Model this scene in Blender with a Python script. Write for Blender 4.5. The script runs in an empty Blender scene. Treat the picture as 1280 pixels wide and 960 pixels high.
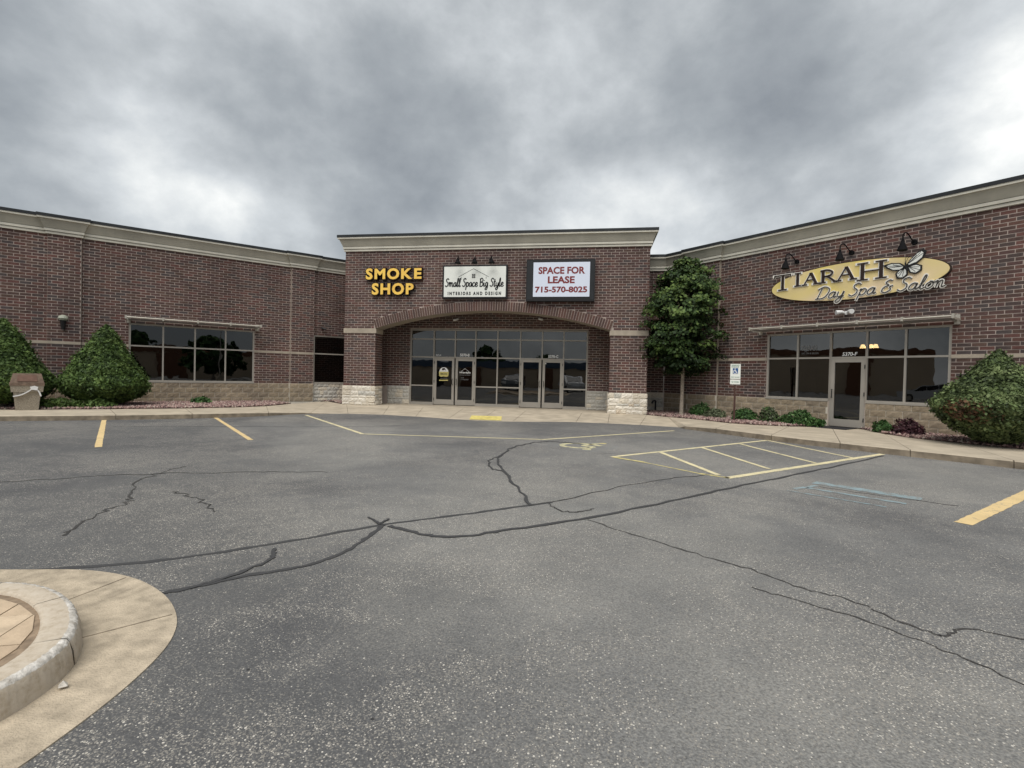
import bpy, math, random
import numpy as np
from mathutils import Vector, Matrix
random.seed(7); RNG = np.random.default_rng(7)
scene = bpy.context.scene
C = scene.collection
# ------------------------------------------------------------------ camera
cam_d = bpy.data.cameras.new("camera"); cam = bpy.data.objects.new("camera", cam_d); C.objects.link(cam)
R_ = Vector((0.986577, 0.161600, 0.023495)); U_ = Vector((-0.025641, 0.011206, 0.999608)); B_ = Vector((0.161274, -0.986793, 0.015199))
B_ = R_.cross(U_).normalized(); U_ = B_.cross(R_).normalized()
CAM = Vector((0, -19.787, 1.358))
m = Matrix.Identity(4)
for i in range(3): m[i][0] = R_[i]; m[i][1] = U_[i]; m[i][2] = B_[i]; m[i][3] = CAM[i]
cam.matrix_world = m
cam_d.sensor_width = 36; cam_d.lens = 36 * 620 / 1280; cam_d.clip_start = 0.05; cam_d.clip_end = 2000
scene.camera = cam
# ------------------------------------------------------------------ look
scene.view_settings.view_transform = 'Standard'; scene.view_settings.look = 'None'
scene.view_settings.exposure = 1.2; scene.view_settings.gamma = 1
SUN = Vector((-0.04, -0.46, 0.885)).normalized()
sun_d = bpy.data.lights.new("sun", 'SUN'); sun_d.energy = 1.5; sun_d.angle = math.radians(50); sun_d.color = (1, .965, .91)
sun = bpy.data.objects.new("sun", sun_d); C.objects.link(sun)
sun.rotation_euler = SUN.to_track_quat('Z', 'Y').to_euler()
# ------------------------------------------------------------------ sky
w = bpy.data.worlds.new("World"); scene.world = w; w.use_nodes = True
nt = w.node_tree; nt.nodes.clear(); N = nt.nodes.new; L = nt.links.new
out = N('ShaderNodeOutputWorld'); bg = N('ShaderNodeBackground'); bg.inputs[1].default_value = 0.1
sky = N('ShaderNodeTexSky'); sky.sky_type = 'NISHITA'; sky.sun_disc = False
sky.sun_elevation = math.asin(SUN.z); sky.sun_rotation = math.atan2(SUN.x, SUN.y)
tc = N('ShaderNodeTexCoord')
def vmath(op, a, b=None):
    n = N('ShaderNodeVectorMath'); n.operation = op
    for i, x in enumerate((a, b)):
        if x is None: continue
        if isinstance(x, (tuple, list, Vector)): n.inputs[i].default_value = tuple(x)
        else: L(x, n.inputs[i])
    return n
def fmath(op, a, b=None, clamp=False):
    n = N('ShaderNodeMath'); n.operation = op; n.use_clamp = clamp
    for i, x in enumerate((a, b)):
        if x is None: continue
        if isinstance(x, (int, float)): n.inputs[i].default_value = x
        else: L(x, n.inputs[i])
    return n.outputs[0]
mp = N('ShaderNodeMapping'); mp.inputs['Scale'].default_value = (1, 1, 1.35); mp.inputs['Location'].default_value = (4.9, 3.4, 8.1)
L(tc.outputs['Generated'], mp.inputs[0])
def skynoise(scale, detail, rough, dist):
    n = N('ShaderNodeTexNoise'); n.inputs['Scale'].default_value = scale; n.inputs['Detail'].default_value = detail
    n.inputs['Roughness'].default_value = rough; n.inputs['Distortion'].default_value = dist
    L(mp.outputs[0], n.inputs['Vector']); return n.outputs[0]
n1 = skynoise(2.1, 4, .5, .12); n2 = skynoise(5.5, 10, .60, .06)
dens = fmath('ADD', fmath('ADD', fmath('MULTIPLY', n1, .95), -.175), fmath('MULTIPLY', n2, .40))
def glow(v, p, amt):
    d = vmath('DOT_PRODUCT', tc.outputs['Generated'], Vector(v).normalized()).outputs['Value']
    return fmath('MULTIPLY', fmath('POWER', fmath('MAXIMUM', d, 0.0), p), amt)
br = None
for v_, p_, a_ in (((.60, .75, .26), 80, .12), ((.445, .79, .421), 60, .05), ((.10, .94, .28), 70, .13), ((.16, .89, .42), 90, .035), ((-.66, .69, .30), 60, .0), ((-.277, .795, .54), 40, .07), ((-.179, .848, .498), 90, .02),
                   ((-.52, .77, .38), 60, -.035), ((-.78, .54, .37), 90, -.02), ((.27, .84, .50), 30, -.05), ((.5, .75, .43), 3, .03)):
    g_ = glow(v_, p_, a_); br = g_ if br is None else fmath('ADD', br, g_)
dens = fmath('ADD', dens, br)
cr = N('ShaderNodeValToRGB'); el = cr.color_ramp.elements
el[0].position = .34; el[0].color = (.190, .207, .224, 1); el[1].position = .84; el[1].color = (.92, .91, .87, 1)
for p, c in ((.47, (.275, .295, .310, 1)), (.55, (.355, .375, .388, 1)), (.63, (.46, .482, .495, 1)), (.72, (.62, .635, .63, 1))):
    e = el.new(p); e.color = c
L(dens, cr.inputs[0])
sc = vmath('SCALE', cr.outputs[0]); sc.inputs['Scale'].default_value = 6.2
mx = N('ShaderNodeMix'); mx.data_type = 'RGBA'; mx.inputs[0].default_value = .96
L(sky.outputs[0], mx.inputs[6]); L(sc.outputs[0], mx.inputs[7]); L(mx.outputs[2], bg.inputs[0]); L(bg.outputs[0], out.inputs[0])

# ------------------------------------------------------------------ materials
MATS = {}
def newmat(name):
    mt = bpy.data.materials.new(name); mt.use_nodes = True; MATS[name] = mt
    return mt, mt.node_tree, mt.node_tree.nodes['Principled BSDF']
def mat(name, col, rough=.8, metal=0, var=0, scale=8, bump=0, bscale=60, spec=.3, emit=0, var2=None, detail=4):
    mt, t, b = newmat(name); n = t.nodes.new; l = t.links.new
    b.inputs['Base Color'].default_value = (*col, 1); b.inputs['Roughness'].default_value = rough
    b.inputs['Metallic'].default_value = metal; b.inputs['Specular IOR Level'].default_value = spec
    if emit: b.inputs['Emission Color'].default_value = (*col, 1); b.inputs['Emission Strength'].default_value = emit
    tcn = n('ShaderNodeTexCoord')
    if var:
        no = n('ShaderNodeTexNoise'); no.inputs['Scale'].default_value = scale; no.inputs['Detail'].default_value = detail
        l(tcn.outputs['Object'], no.inputs['Vector'])
        r = n('ShaderNodeValToRGB'); r.color_ramp.elements[0].position = .3; r.color_ramp.elements[1].position = .7
        c2 = var2 if var2 else tuple(min(1, x * (1 + var)) for x in col)
        r.color_ramp.elements[0].color = (*[x * (1 - var) for x in col], 1); r.color_ramp.elements[1].color = (*c2, 1)
        l(no.outputs[0], r.inputs[0]); l(r.outputs[0], b.inputs['Base Color'])
    if bump:
        nb = n('ShaderNodeTexNoise'); nb.inputs['Scale'].default_value = bscale; nb.inputs['Detail'].default_value = 6
        l(tcn.outputs['Object'], nb.inputs['Vector'])
        bp = n('ShaderNodeBump'); bp.inputs['Strength'].default_value = bump; bp.inputs['Distance'].default_value = .01
        l(nb.outputs[0], bp.inputs['Height']); l(bp.outputs[0], b.inputs['Normal'])
    return mt
BRICK = [mat('brick_%s' % n_, tuple((a_ * .68 + b_ * .32) * .90 for a_, b_ in zip(c_, (.115, .076, .065))), .85, var=.2, scale=14, bump=.4, bscale=90, spec=.2) for n_, c_ in (
    ('rust', (.150, .076, .062)), ('plum', (.112, .064, .060)), ('umber', (.112, .070, .056)), ('red', (.168, .076, .066)),
    ('charcoal', (.078, .062, .060)), ('slate', (.084, .076, .077)), ('cocoa', (.090, .056, .050)), ('clay', (.138, .086, .070)))]
mortar = mat('mortar', (.44, .37, .325), .95, var=.2, scale=3, bump=.3)
banding = mat('cast_stone_band', (.40, .345, .275), .9, var=.12, scale=4, bump=.2)
eifs_l = mat('cornice_light_stucco', (.66, .63, .54), .9, var=.06, scale=1.2, bump=.15, bscale=200)
eifs_d = mat('cornice_olive_stucco', (.47, .445, .37), .9, var=.12, scale=1.0, bump=.2, bscale=200)
soffit_m = mat('arch_soffit_stucco', (.27, .235, .195), .9, var=.1, scale=2, bump=.2)
cap_m = mat('black_metal_cap', (.018, .02, .022), .45, spec=.4, var=.3, scale=2)
block_m = [mat('tan_split_block_%s' % n_, c_, .95, var=.2, scale=12, bump=.8, bscale=45) for n_, c_ in (('a', (.33, .265, .185)), ('b', (.365, .295, .21)), ('c', (.295, .24, .175)))]
block_mortar = mat('block_mortar', (.62, .57, .48), .95, var=.1)
ledge_m = [mat('ledge_stone_%s' % n_, c_, .9, var=.28, scale=9, bump=1.0, bscale=30) for n_, c_ in (('cream', (.62, .56, .46)), ('ivory', (.72, .67, .58)), ('buff', (.54, .46, .36)), ('grey', (.50, .48, .43)))]
alu = mat('anodised_frame', (.40, .37, .325), .45, metal=.25, spec=.5, var=.06, scale=2)
alu_w = mat('pale_aluminium_rail', (.47, .44, .38), .4, metal=.3, spec=.5)
alu_d = mat('sunshade_blade_metal', (.17, .15, .13), .6, metal=.2)
black = mat('black_paint', (.012, .012, .013), .5, spec=.4)
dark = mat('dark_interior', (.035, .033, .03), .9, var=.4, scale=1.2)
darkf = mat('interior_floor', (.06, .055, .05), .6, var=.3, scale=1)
white = mat('white_sign_face', (.80, .82, .77), .5, var=.04, scale=1.5)
white_t = mat('white_vinyl', (.85, .85, .83), .5)
grey_t = mat('grey_vinyl', (.20, .20, .20), .6)
yellow_f = mat('amber_letter_face', (.98, .60, .12), .4, var=.12, scale=3, spec=.4)
bronze = mat('letter_return_black', (.015, .010, .006), .4)
oval_m = mat('oval_gold_panel', (.86, .70, .23), .55, var=.1, scale=1.1, var2=(.80, .64, .42), detail=1)
silver = mat('brushed_silver', (.86, .83, .76), .45)
ink = mat('sign_ink_brown', (.03, .018, .014), .6)
led_m = mat('led_screen', (.56, .60, .69), .5, emit=.10)
led_red = mat('led_red_text', (.21, .032, .03), .6)
conc = mat('sidewalk_concrete', (.40, .345, .265), .92, var=.14, scale=2.5, bump=.35, bscale=70)
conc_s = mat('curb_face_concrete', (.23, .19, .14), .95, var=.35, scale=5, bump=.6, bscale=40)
conc_i = mat('island_apron_concrete', (.41, .345, .258), .92, var=.28, scale=10, bump=.9, bscale=90, detail=14)
paver_m = [mat('paver_%s' % n_, c_, .9, var=.15, scale=9, bump=.4, bscale=60) for n_, c_ in (('a', (.47, .365, .255)), ('b', (.50, .395, .28)), ('c', (.45, .345, .24)))]
sealant = mat('crack_sealant', (.058, .058, .058), .75, var=.35, scale=18, bump=.3)
fine_crack = mat('open_crack', (.068, .066, .062), .95)
rust_m = mat('bin_brown_metal', (.19, .135, .10), .7, var=.3, scale=10)
aggr = mat('exposed_aggregate', (.34, .30, .24), .95, var=.5, scale=60, bump=1, bscale=60)
plastic_w = mat('white_plastic', (.75, .75, .74), .5)
bark = mat('pale_bark', (.36, .31, .25), .95, var=.35, scale=14, bump=.8)
dirt = mat('bed_soil', (.10, .07, .06), .95, var=.3, scale=6, bump=.5)
ROCK = [mat('lava_rock_%s' % n_, c_, .95, var=.25, scale=20) for n_, c_ in (('mauve', (.235, .15, .135)), ('pink', (.34, .235, .21)), ('dark', (.11, .07, .068)), ('tan', (.40, .33, .28)))]
def leafmat(name, col, tr=.15):
    mt, t, b = newmat(name); b.inputs['Base Color'].default_value = (*col, 1); b.inputs['Roughness'].default_value = .65
    b.inputs['Specular IOR Level'].default_value = .25
    n = t.nodes.new; no = n('ShaderNodeTexNoise'); no.inputs['Scale'].default_value = 3.0; no.inputs['Detail'].default_value = 5
    tcn = n('ShaderNodeTexCoord'); t.links.new(tcn.outputs['Object'], no.inputs['Vector'])
    r = n('ShaderNodeValToRGB'); r.color_ramp.elements[0].position = .35; r.color_ramp.elements[1].position = .65
    r.color_ramp.elements[0].color = (*[x * .7 for x in col], 1); r.color_ramp.elements[1].color = (*[x * 1.35 for x in col], 1)
    t.links.new(no.outputs[0], r.inputs[0]); t.links.new(r.outputs[0], b.inputs['Base Color'])
    return mt
yew = [leafmat('yew_green', (.064, .108, .026)), leafmat('yew_light', (.105, .158, .042)), leafmat('yew_dark', (.034, .060, .017))]
yew_r = [leafmat('yew_olive', (.090, .125, .046)), leafmat('yew_olive_light', (.140, .180, .074)), leafmat('yew_olive_dark', (.044, .064, .026))]
yew_brown = [leafmat('yew_brown', (.150, .078, .042)), leafmat('yew_rust', (.095, .055, .032))]
maple = [leafmat('maple_green', (.038, .070, .018)), leafmat('maple_light', (.092, .138, .034)), leafmat('maple_dark', (.016, .032, .010))]
shrub_g = [leafmat('shrub_green', (.040, .095, .026)), leafmat('shrub_light', (.080, .14, .045)), leafmat('shrub_dark', (.020, .045, .015))]
shrub_o = [leafmat('shrub_sage', (.09, .11, .060)), leafmat('shrub_sage_light', (.14, .16, .09)), leafmat('shrub_sage_dark', (.04, .05, .03))]
shrub_p = [leafmat('barberry_purple', (.050, .020, .026)), leafmat('barberry_light', (.085, .035, .040)), leafmat('barberry_dark', (.022, .010, .013))]
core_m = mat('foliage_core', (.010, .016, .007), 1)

def asphalt_nodes(t, n, l, tcn):
    """returns colour socket, height socket of worn asphalt (object coordinates)"""
    def noise(s, d=4, r=.5, dist=0):
        q = n('ShaderNodeTexNoise'); q.inputs['Scale'].default_value = s; q.inputs['Detail'].default_value = d
        q.inputs['Roughness'].default_value = r; q.inputs['Distortion'].default_value = dist
        l(tcn.outputs['Object'], q.inputs['Vector']); return q.outputs[0]
    def ramp(sock, stops):
        r = n('ShaderNodeValToRGB'); e = r.color_ramp.elements
        e[0].position, e[0].color = stops[0][0], (*stops[0][1], 1); e[1].position, e[1].color = stops[-1][0], (*stops[-1][1], 1)
        for p, c in stops[1:-1]: q = e.new(p); q.color = (*c, 1)
        l(sock, r.inputs[0]); return r.outputs[0]
    def mix(f, a, b, mode='MIX'):
        q = n('ShaderNodeMix'); q.data_type = 'RGBA'; q.blend_type = mode
        if isinstance(f, float): q.inputs[0].default_value = f
        else: l(f, q.inputs[0])
        for i, x in ((6, a), (7, b)):
            if isinstance(x, tuple): q.inputs[i].default_value = (*x, 1)
            else: l(x, q.inputs[i])
        return q.outputs[2]
    def m_(op, a, b=0.0, clamp=False):
        q = n('ShaderNodeMath'); q.operation = op; q.use_clamp = clamp
        for i, x in enumerate((a, b)):
            if isinstance(x, (int, float)): q.inputs[i].default_value = x
            else: l(x, q.inputs[i])
        return q.outputs[0]
    big = noise(.22, 5, .6, .4)
    base = ramp(big, [(.34, (.110, .109, .110)), (.46, (.148, .147, .145)), (.54, (.186, .183, .175)), (.70, (.155, .153, .149))])
    mid = noise(1.7, 5, .6)
    base = mix(.55, base, ramp(mid, [(.3, (.76, .77, .78)), (.7, (1.2, 1.2, 1.18))]), 'MULTIPLY')
    fine = noise(75, 3, .7)
    base = mix(.9, base, ramp(fine, [(.30, (.52, .52, .52)), (.5, (.97, .97, .97)), (.70, (1.55, 1.54, 1.50))]), 'MULTIPLY')
    sp_ = n('ShaderNodeSeparateXYZ'); l(tcn.outputs['Object'], sp_.inputs[0])
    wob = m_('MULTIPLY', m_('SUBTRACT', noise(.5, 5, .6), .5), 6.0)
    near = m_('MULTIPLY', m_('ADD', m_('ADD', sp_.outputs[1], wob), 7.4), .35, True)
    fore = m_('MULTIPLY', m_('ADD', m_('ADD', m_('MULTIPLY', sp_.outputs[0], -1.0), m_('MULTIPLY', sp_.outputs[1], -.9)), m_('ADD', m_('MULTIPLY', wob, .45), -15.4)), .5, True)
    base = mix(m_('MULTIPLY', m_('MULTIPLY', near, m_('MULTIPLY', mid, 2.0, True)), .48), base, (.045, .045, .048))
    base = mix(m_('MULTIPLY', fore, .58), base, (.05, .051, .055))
    vd = n('ShaderNodeTexVoronoi'); vd.inputs['Scale'].default_value = 3.3; l(tcn.outputs['Object'], vd.inputs['Vector'])
    base = mix(m_('MULTIPLY', m_('LESS_THAN', vd.outputs['Distance'], .035), .8), base, (.02, .02, .02))
    # exposed light stones
    vo = n('ShaderNodeTexVoronoi'); vo.inputs['Scale'].default_value = 88; l(tcn.outputs['Object'], vo.inputs['Vector'])
    vs = n('ShaderNodeSeparateColor'); l(vo.outputs['Color'], vs.inputs[0])
    patch = m_('ADD', m_('MULTIPLY', noise(.45, 4, .6, .4), .5), m_('MULTIPLY', noise(3.2, 6, .8, .8), .5))
    thr = m_('ADD', .985, m_('MULTIPLY', m_('SUBTRACT', patch, .445, True), -3.6))
    stone = m_('MULTIPLY', m_('GREATER_THAN', vs.outputs[0], thr), m_('LESS_THAN', vo.outputs['Distance'], m_('ADD', .22, m_('MULTIPLY', vs.outputs[1], .25))))
    stc = ramp(vs.outputs[2], [(0, (.28, .26, .23)), (.6, (.42, .39, .34)), (1, (.60, .57, .51))])
    col = mix(stone, base, stc)
    # smaller second population
    v2 = n('ShaderNodeTexVoronoi'); v2.inputs['Scale'].default_value = 170; l(tcn.outputs['Object'], v2.inputs['Vector'])
    s2 = n('ShaderNodeSeparateColor'); l(v2.outputs['Color'], s2.inputs[0])
    st2 = m_('MULTIPLY', m_('GREATER_THAN', s2.outputs[0], m_('SUBTRACT', .98, m_('MULTIPLY', m_('SUBTRACT', patch, .40, True), 1.6))), .8)
    col = mix(st2, col, (.24, .225, .20))
    return col, m_('ADD', fine, m_('MULTIPLY', vo.outputs['Distance'], .6)), noise, ramp, mix, m_
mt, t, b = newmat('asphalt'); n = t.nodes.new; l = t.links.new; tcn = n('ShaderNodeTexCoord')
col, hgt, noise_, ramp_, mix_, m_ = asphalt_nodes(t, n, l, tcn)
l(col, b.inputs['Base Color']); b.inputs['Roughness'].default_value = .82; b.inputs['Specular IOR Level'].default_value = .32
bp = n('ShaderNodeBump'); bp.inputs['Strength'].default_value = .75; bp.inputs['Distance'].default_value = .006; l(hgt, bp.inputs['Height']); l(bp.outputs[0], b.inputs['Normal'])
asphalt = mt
def paintmat(name, pc, thr, nscale=9, pc2=None):
    mt, t, b = newmat(name); n = t.nodes.new; l = t.links.new; tcn = n('ShaderNodeTexCoord')
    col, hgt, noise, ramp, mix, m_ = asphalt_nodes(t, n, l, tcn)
    wv = m_('ADD', m_('MULTIPLY', noise(nscale, 8, .75), .6), m_('MULTIPLY', noise(90, 3, .7), .4))
    f = ramp(wv, [(thr - .05, (0, 0, 0)), (thr + .03, (1, 1, 1))])
    p = ramp(noise(3, 4), [(.3, pc), (.7, pc2 or tuple(min(1, x * 1.18) for x in pc))])
    l(mix(f, col, p), b.inputs['Base Color']); b.inputs['Roughness'].default_value = .8; b.inputs['Specular IOR Level'].default_value = .3
    return mt
yline = paintmat('yellow_line_paint', (.57, .43, .22), .42)
yline2 = paintmat('pale_yellow_line_paint', (.58, .515, .32), .44)
yworn = paintmat('worn_yellow_paint', (.50, .43, .18), .47)
sealant = paintmat('worn_crack_sealant', (.046, .046, .047), .37, 16); fine_crack = paintmat('broken_open_crack', (.040, .038, .036), .44, 13)
bworn = paintmat('worn_blue_paint', (.21, .28, .30), .492, 8)
ycurb = mat('yellow_ramp_plate', (.58, .49, .16), .8, var=.3, scale=7, bump=.4, bscale=50)

def glassmat(name, tint, refl):
    mt = bpy.data.materials.new(name); mt.use_nodes = True; t = mt.node_tree; t.nodes.clear(); n = t.nodes.new; l = t.links.new
    o = n('ShaderNodeOutputMaterial'); mxs = n('ShaderNodeMixShader'); tr = n('ShaderNodeBsdfTransparent'); gl = n('ShaderNodeBsdfGlossy')
    tr.inputs[0].default_value = (*tint, 1); gl.inputs['Roughness'].default_value = .012; gl.inputs['Color'].default_value = (.95, .95, .95, 1)
    fr = n('ShaderNodeFresnel'); fr.inputs[0].default_value = refl
    tcn = n('ShaderNodeTexCoord'); no = n('ShaderNodeTexNoise'); no.inputs['Scale'].default_value = 1.3
    bpn = n('ShaderNodeBump'); bpn.inputs['Strength'].default_value = .05; bpn.inputs['Distance'].default_value = .05
    l(tcn.outputs['Object'], no.inputs['Vector']); l(no.outputs[0], bpn.inputs['Height']); l(bpn.outputs[0], gl.inputs['Normal'])
    l(fr.outputs[0], mxs.inputs[0]); l(tr.outputs[0], mxs.inputs[1]); l(gl.outputs[0], mxs.inputs[2]); l(mxs.outputs[0], o.inputs[0]); return mt
glass = glassmat('tinted_glass', (.20, .19, .175), 1.95)
glass_d = glassmat('dark_tinted_glass', (.10, .10, .10), 1.9)

def weather(mt, amt, sc):
    """broad stains in world space multiplied over the colour"""
    t = mt.node_tree; n = t.nodes.new; l = t.links.new; b = t.nodes['Principled BSDF']; src = b.inputs['Base Color'].links[0].from_socket
    g = n('ShaderNodeNewGeometry'); mp_ = n('ShaderNodeMapping'); mp_.inputs['Scale'].default_value = (1, 1, .35); l(g.outputs['Position'], mp_.inputs[0])
    no = n('ShaderNodeTexNoise'); no.inputs['Scale'].default_value = sc; no.inputs['Detail'].default_value = 6; no.inputs['Roughness'].default_value = .6; l(mp_.outputs[0], no.inputs['Vector'])
    r = n('ShaderNodeValToRGB'); r.color_ramp.elements[0].position = .35; r.color_ramp.elements[1].position = .68
    r.color_ramp.elements[0].color = (1 - amt, 1 - amt, 1 - amt * .9, 1); r.color_ramp.elements[1].color = (1 + amt, 1 + amt, 1 + amt, 1); l(no.outputs[0], r.inputs[0])
    q_ = n('ShaderNodeMix'); q_.data_type = 'RGBA'; q_.blend_type = 'MULTIPLY'; q_.inputs[0].default_value = 1; l(src, q_.inputs[6]); l(r.outputs[0], q_.inputs[7]); l(q_.outputs[2], b.inputs['Base Color'])
for m_t in BRICK + [mortar]: weather(m_t, .17, .8)
for m_t in block_m + ledge_m: weather(m_t, .15, 1.5)
for m_t in (conc, conc_s, eifs_d, eifs_l, banding): weather(m_t, .10, 1.3)

# ------------------------------------------------------------------ frames & mesh builder
class Fr:
    def __init__(s, o, e1, e2, e3): s.o, s.e1, s.e2, s.e3 = [np.array(v, float) for v in (o, e1, e2, e3)]
    def p(s, a, z, o=0.): return tuple(s.o + s.e1 * a + s.e2 * z + s.e3 * o)
q = 2 ** -.5
FC = Fr((0, 0, 0), (1, 0, 0), (0, 0, 1), (0, -1, 0))
FS = Fr((0, 1.75, 0), (1, 0, 0), (0, 0, 1), (0, -1, 0))
FQ = Fr((0, 2.16, 0), (1, 0, 0), (0, 0, 1), (0, -1, 0))
FL = Fr((-q * 9.891, q * 9.891, 0), (q, q, 0), (0, 0, 1), (q, -q, 0))
FR = Fr((q * 3.632, q * 3.632, 0), (q, -q, 0), (0, 0, 1), (-q, -q, 0))
FP = Fr((-9.12, 0, 0), (0, 1, 0), (0, 0, 1), (1, 0, 0))       # inner side of left pillar
FP2 = Fr((.61, 0, 0), (0, -1, 0), (0, 0, 1), (-1, 0, 0))      # inner side of right pillar
FCL = Fr((-10.55, 0, 0), (0, -1, 0), (0, 0, 1), (-1, 0, 0))
FCR = Fr((2.05, 0, 0), (0, 1, 0), (0, 0, 1), (1, 0, 0))
FG = Fr((0, 0, 0), (1, 0, 0), (0, 1, 0), (0, 0, 1))
GZ = -.15
class MB:
    def __init__(s): s.v = []; s.f = []; s.m = []
    def face(s, pts, mi=0):
        k = len(s.v); s.v += [tuple(p) for p in pts]; s.f.append(tuple(range(k, k + len(pts)))); s.m.append(mi)
    def box(s, fr, a0, a1, z0, z1, o0, o1, mi=0, back=True):
        P = lambda a, z, o: fr.p(a, z, o); k = len(s.v)
        s.v += [P(a0, z0, o0), P(a1, z0, o0), P(a1, z1, o0), P(a0, z1, o0), P(a0, z0, o1), P(a1, z0, o1), P(a1, z1, o1), P(a0, z1, o1)]
        fs = [(4, 5, 6, 7), (0, 1, 5, 4), (1, 2, 6, 5), (2, 3, 7, 6), (3, 0, 4, 7)] + ([(3, 2, 1, 0)] if back else [])
        for f in fs: s.f.append(tuple(k + i for i in f)); s.m.append(mi)
        return s
    def poly(s, fr, pts, o0, o1, mi=0, side=None):
        n = len(pts); k = len(s.v); side = mi if side is None else side
        s.v += [fr.p(a, z, o1) for a, z in pts] + [fr.p(a, z, o0) for a, z in pts]
        s.f.append(tuple(range(k, k + n))); s.m.append(mi)
        for i in range(n): j = (i + 1) % n; s.f.append((k + j, k + i, k + n + i, k + n + j)); s.m.append(side)
        return s
    def ribbon(s, fr, pts, wd, o0, o1, mi=0, closed=False):
        n = len(pts); P = [np.array(p, float) for p in pts]; k = len(s.v)
        for i in range(n):
            a = P[i - 1] if (i or closed) else P[i]; b = P[(i + 1) % n] if (i < n - 1 or closed) else P[i]
            d = b - a; d = d / (np.linalg.norm(d) + 1e-9); nn = np.array((-d[1], d[0])); h = (wd(i / max(1, n - 1)) if callable(wd) else wd) / 2
            for sg, o in ((1, o1), (-1, o1), (1, o0), (-1, o0)): s.v.append(fr.p(*(P[i] + nn * h * sg), o))
        for i in range(n if closed else n - 1):
            a = k + 4 * i; b = k + 4 * ((i + 1) % n)
            for f in ((a, a + 1, b + 1, b), (a + 2, a, b, b + 2), (a + 1, a + 3, b + 3, b + 1)): s.f.append(f); s.m.append(mi)
        if not closed:
            for a in (k, k + 4 * (n - 1)): s.f.append((a, a + 1, a + 3, a + 2)); s.m.append(mi)
        return s
    def tube(s, pts, r, seg=8, mi=0, cap=True):
        P = [Vector(p) for p in pts]; n = len(P); k = len(s.v)
        for i in range(n):
            d = (P[min(i + 1, n - 1)] - P[max(i - 1, 0)]).normalized()
            u = d.cross(Vector((0, 0, 1)) if abs(d.z) < .9 else Vector((1, 0, 0))).normalized(); v = d.cross(u)
            rr = r[i] if isinstance(r, (list, tuple)) else r
            for j in range(seg):
                a = 2 * math.pi * j / seg; s.v.append(tuple(P[i] + (u * math.cos(a) + v * math.sin(a)) * rr))
        for i in range(n - 1):
            for j in range(seg):
                a = k + i * seg + j; b = k + i * seg + (j + 1) % seg; s.f.append((a, b, b + seg, a + seg)); s.m.append(mi)
        if cap: s.f.append(tuple(k + j for j in range(seg))); s.m.append(mi); s.f.append(tuple(k + (n - 1) * seg + j for j in reversed(range(seg)))); s.m.append(mi)
        return s
    def build(s, name, mats, parent=None, loc=None, smooth=False):
        off = np.array(wloc(parent)) if parent else np.array(loc if loc else (0, 0, 0))
        me = bpy.data.meshes.new(name); v = np.array(s.v, float) - off
        me.from_pydata(v.tolist(), [], s.f)
        for x in (mats if isinstance(mats, (list, tuple)) else [mats]): me.materials.append(x)
        me.polygons.foreach_set('material_index', s.m)
        if smooth: me.polygons.foreach_set('use_smooth', [True] * len(s.f))
        me.validate(); o = bpy.data.objects.new(name, me); C.objects.link(o)
        if parent: o.parent = parent
        elif loc: o.location = loc
        return o
def wloc(o):
    p = Vector((0, 0, 0))
    while o: p = p + o.location; o = o.parent
    return tuple(p)
def tag(o, label=None, cat=None, group=None, kind=None):
    if label: o['label'] = label
    if cat: o['category'] = cat
    if group: o['group'] = group
    if kind: o['kind'] = kind
    return o
def empty(name, loc, label, cat, group=None):
    o = bpy.data.objects.new(name, None); o.empty_display_size = .2; C.objects.link(o); o.location = loc
    return tag(o, label, cat, group)
def copy_tree(o, loc=None, rz=None, label=None, parent=None):
    c = o.copy(); C.objects.link(c)
    if parent: c.parent = parent
    for ch in list(o.children): copy_tree(ch, parent=c)
    if loc is not None: c.location = loc
    if rz is not None: c.rotation_euler = (0, 0, rz)
    if label: c['label'] = label
    return c
def smooth(pts, n=6):
    P = [np.array(p, float) for p in pts]; P = [2 * P[0] - P[1]] + P + [2 * P[-1] - P[-2]]; out = []
    for i in range(1, len(P) - 2):
        for k in range(n):
            t = k / n; a, b, c, d = P[i - 1:i + 3]
            out.append(.5 * (2 * b + (c - a) * t + (2 * a - 5 * b + 4 * c - d) * t * t + (3 * b - a - 3 * c + d) * t ** 3))
    out.append(P[-2]); return out
def text_mesh(body, offset=0., fr=None, a0=0, a1=1, z0=0, z1=1, o0=0, o1=.02, slant=0., keep=False):
    """built-in font outlines fitted to a rectangle; returns MB with face (0) and sides (1)"""
    cu = bpy.data.curves.new('tmp', 'FONT'); cu.body = body; cu.offset = offset; cu.extrude = .05; cu.resolution_u = 3; cu.shear = slant
    ob = bpy.data.objects.new('tmp', cu); C.objects.link(ob)
    dg = bpy.context.evaluated_depsgraph_get(); me = bpy.data.meshes.new_from_object(ob.evaluated_get(dg))
    co = np.array([v.co[:] for v in me.vertices]); mn, mxx = co.min(0), co.max(0)
    mb = MB()
    for c in co:
        a = a0 + (c[0] - mn[0]) / (mxx[0] - mn[0]) * (a1 - a0); z = z0 + (c[1] - mn[1]) / (mxx[1] - mn[1]) * (z1 - z0)
        mb.v.append(fr.p(a, z, o1 if c[2] > 0 else o0))
    for p in me.polygons:
        mb.f.append(tuple(p.vertices)); mb.m.append(0 if p.normal[2] > .5 else 1)
    bpy.data.objects.remove(ob); bpy.data.curves.remove(cu); bpy.data.meshes.remove(me)
    return mb
def glyph_w(body, offset=0.):
    cu = bpy.data.curves.new('tmp', 'FONT'); cu.body = body; cu.offset = offset; ob = bpy.data.objects.new('tmp', cu); C.objects.link(ob)
    bpy.context.view_layer.update(); d = ob.dimensions.x; bpy.data.objects.remove(ob); bpy.data.curves.remove(cu); return d

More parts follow.
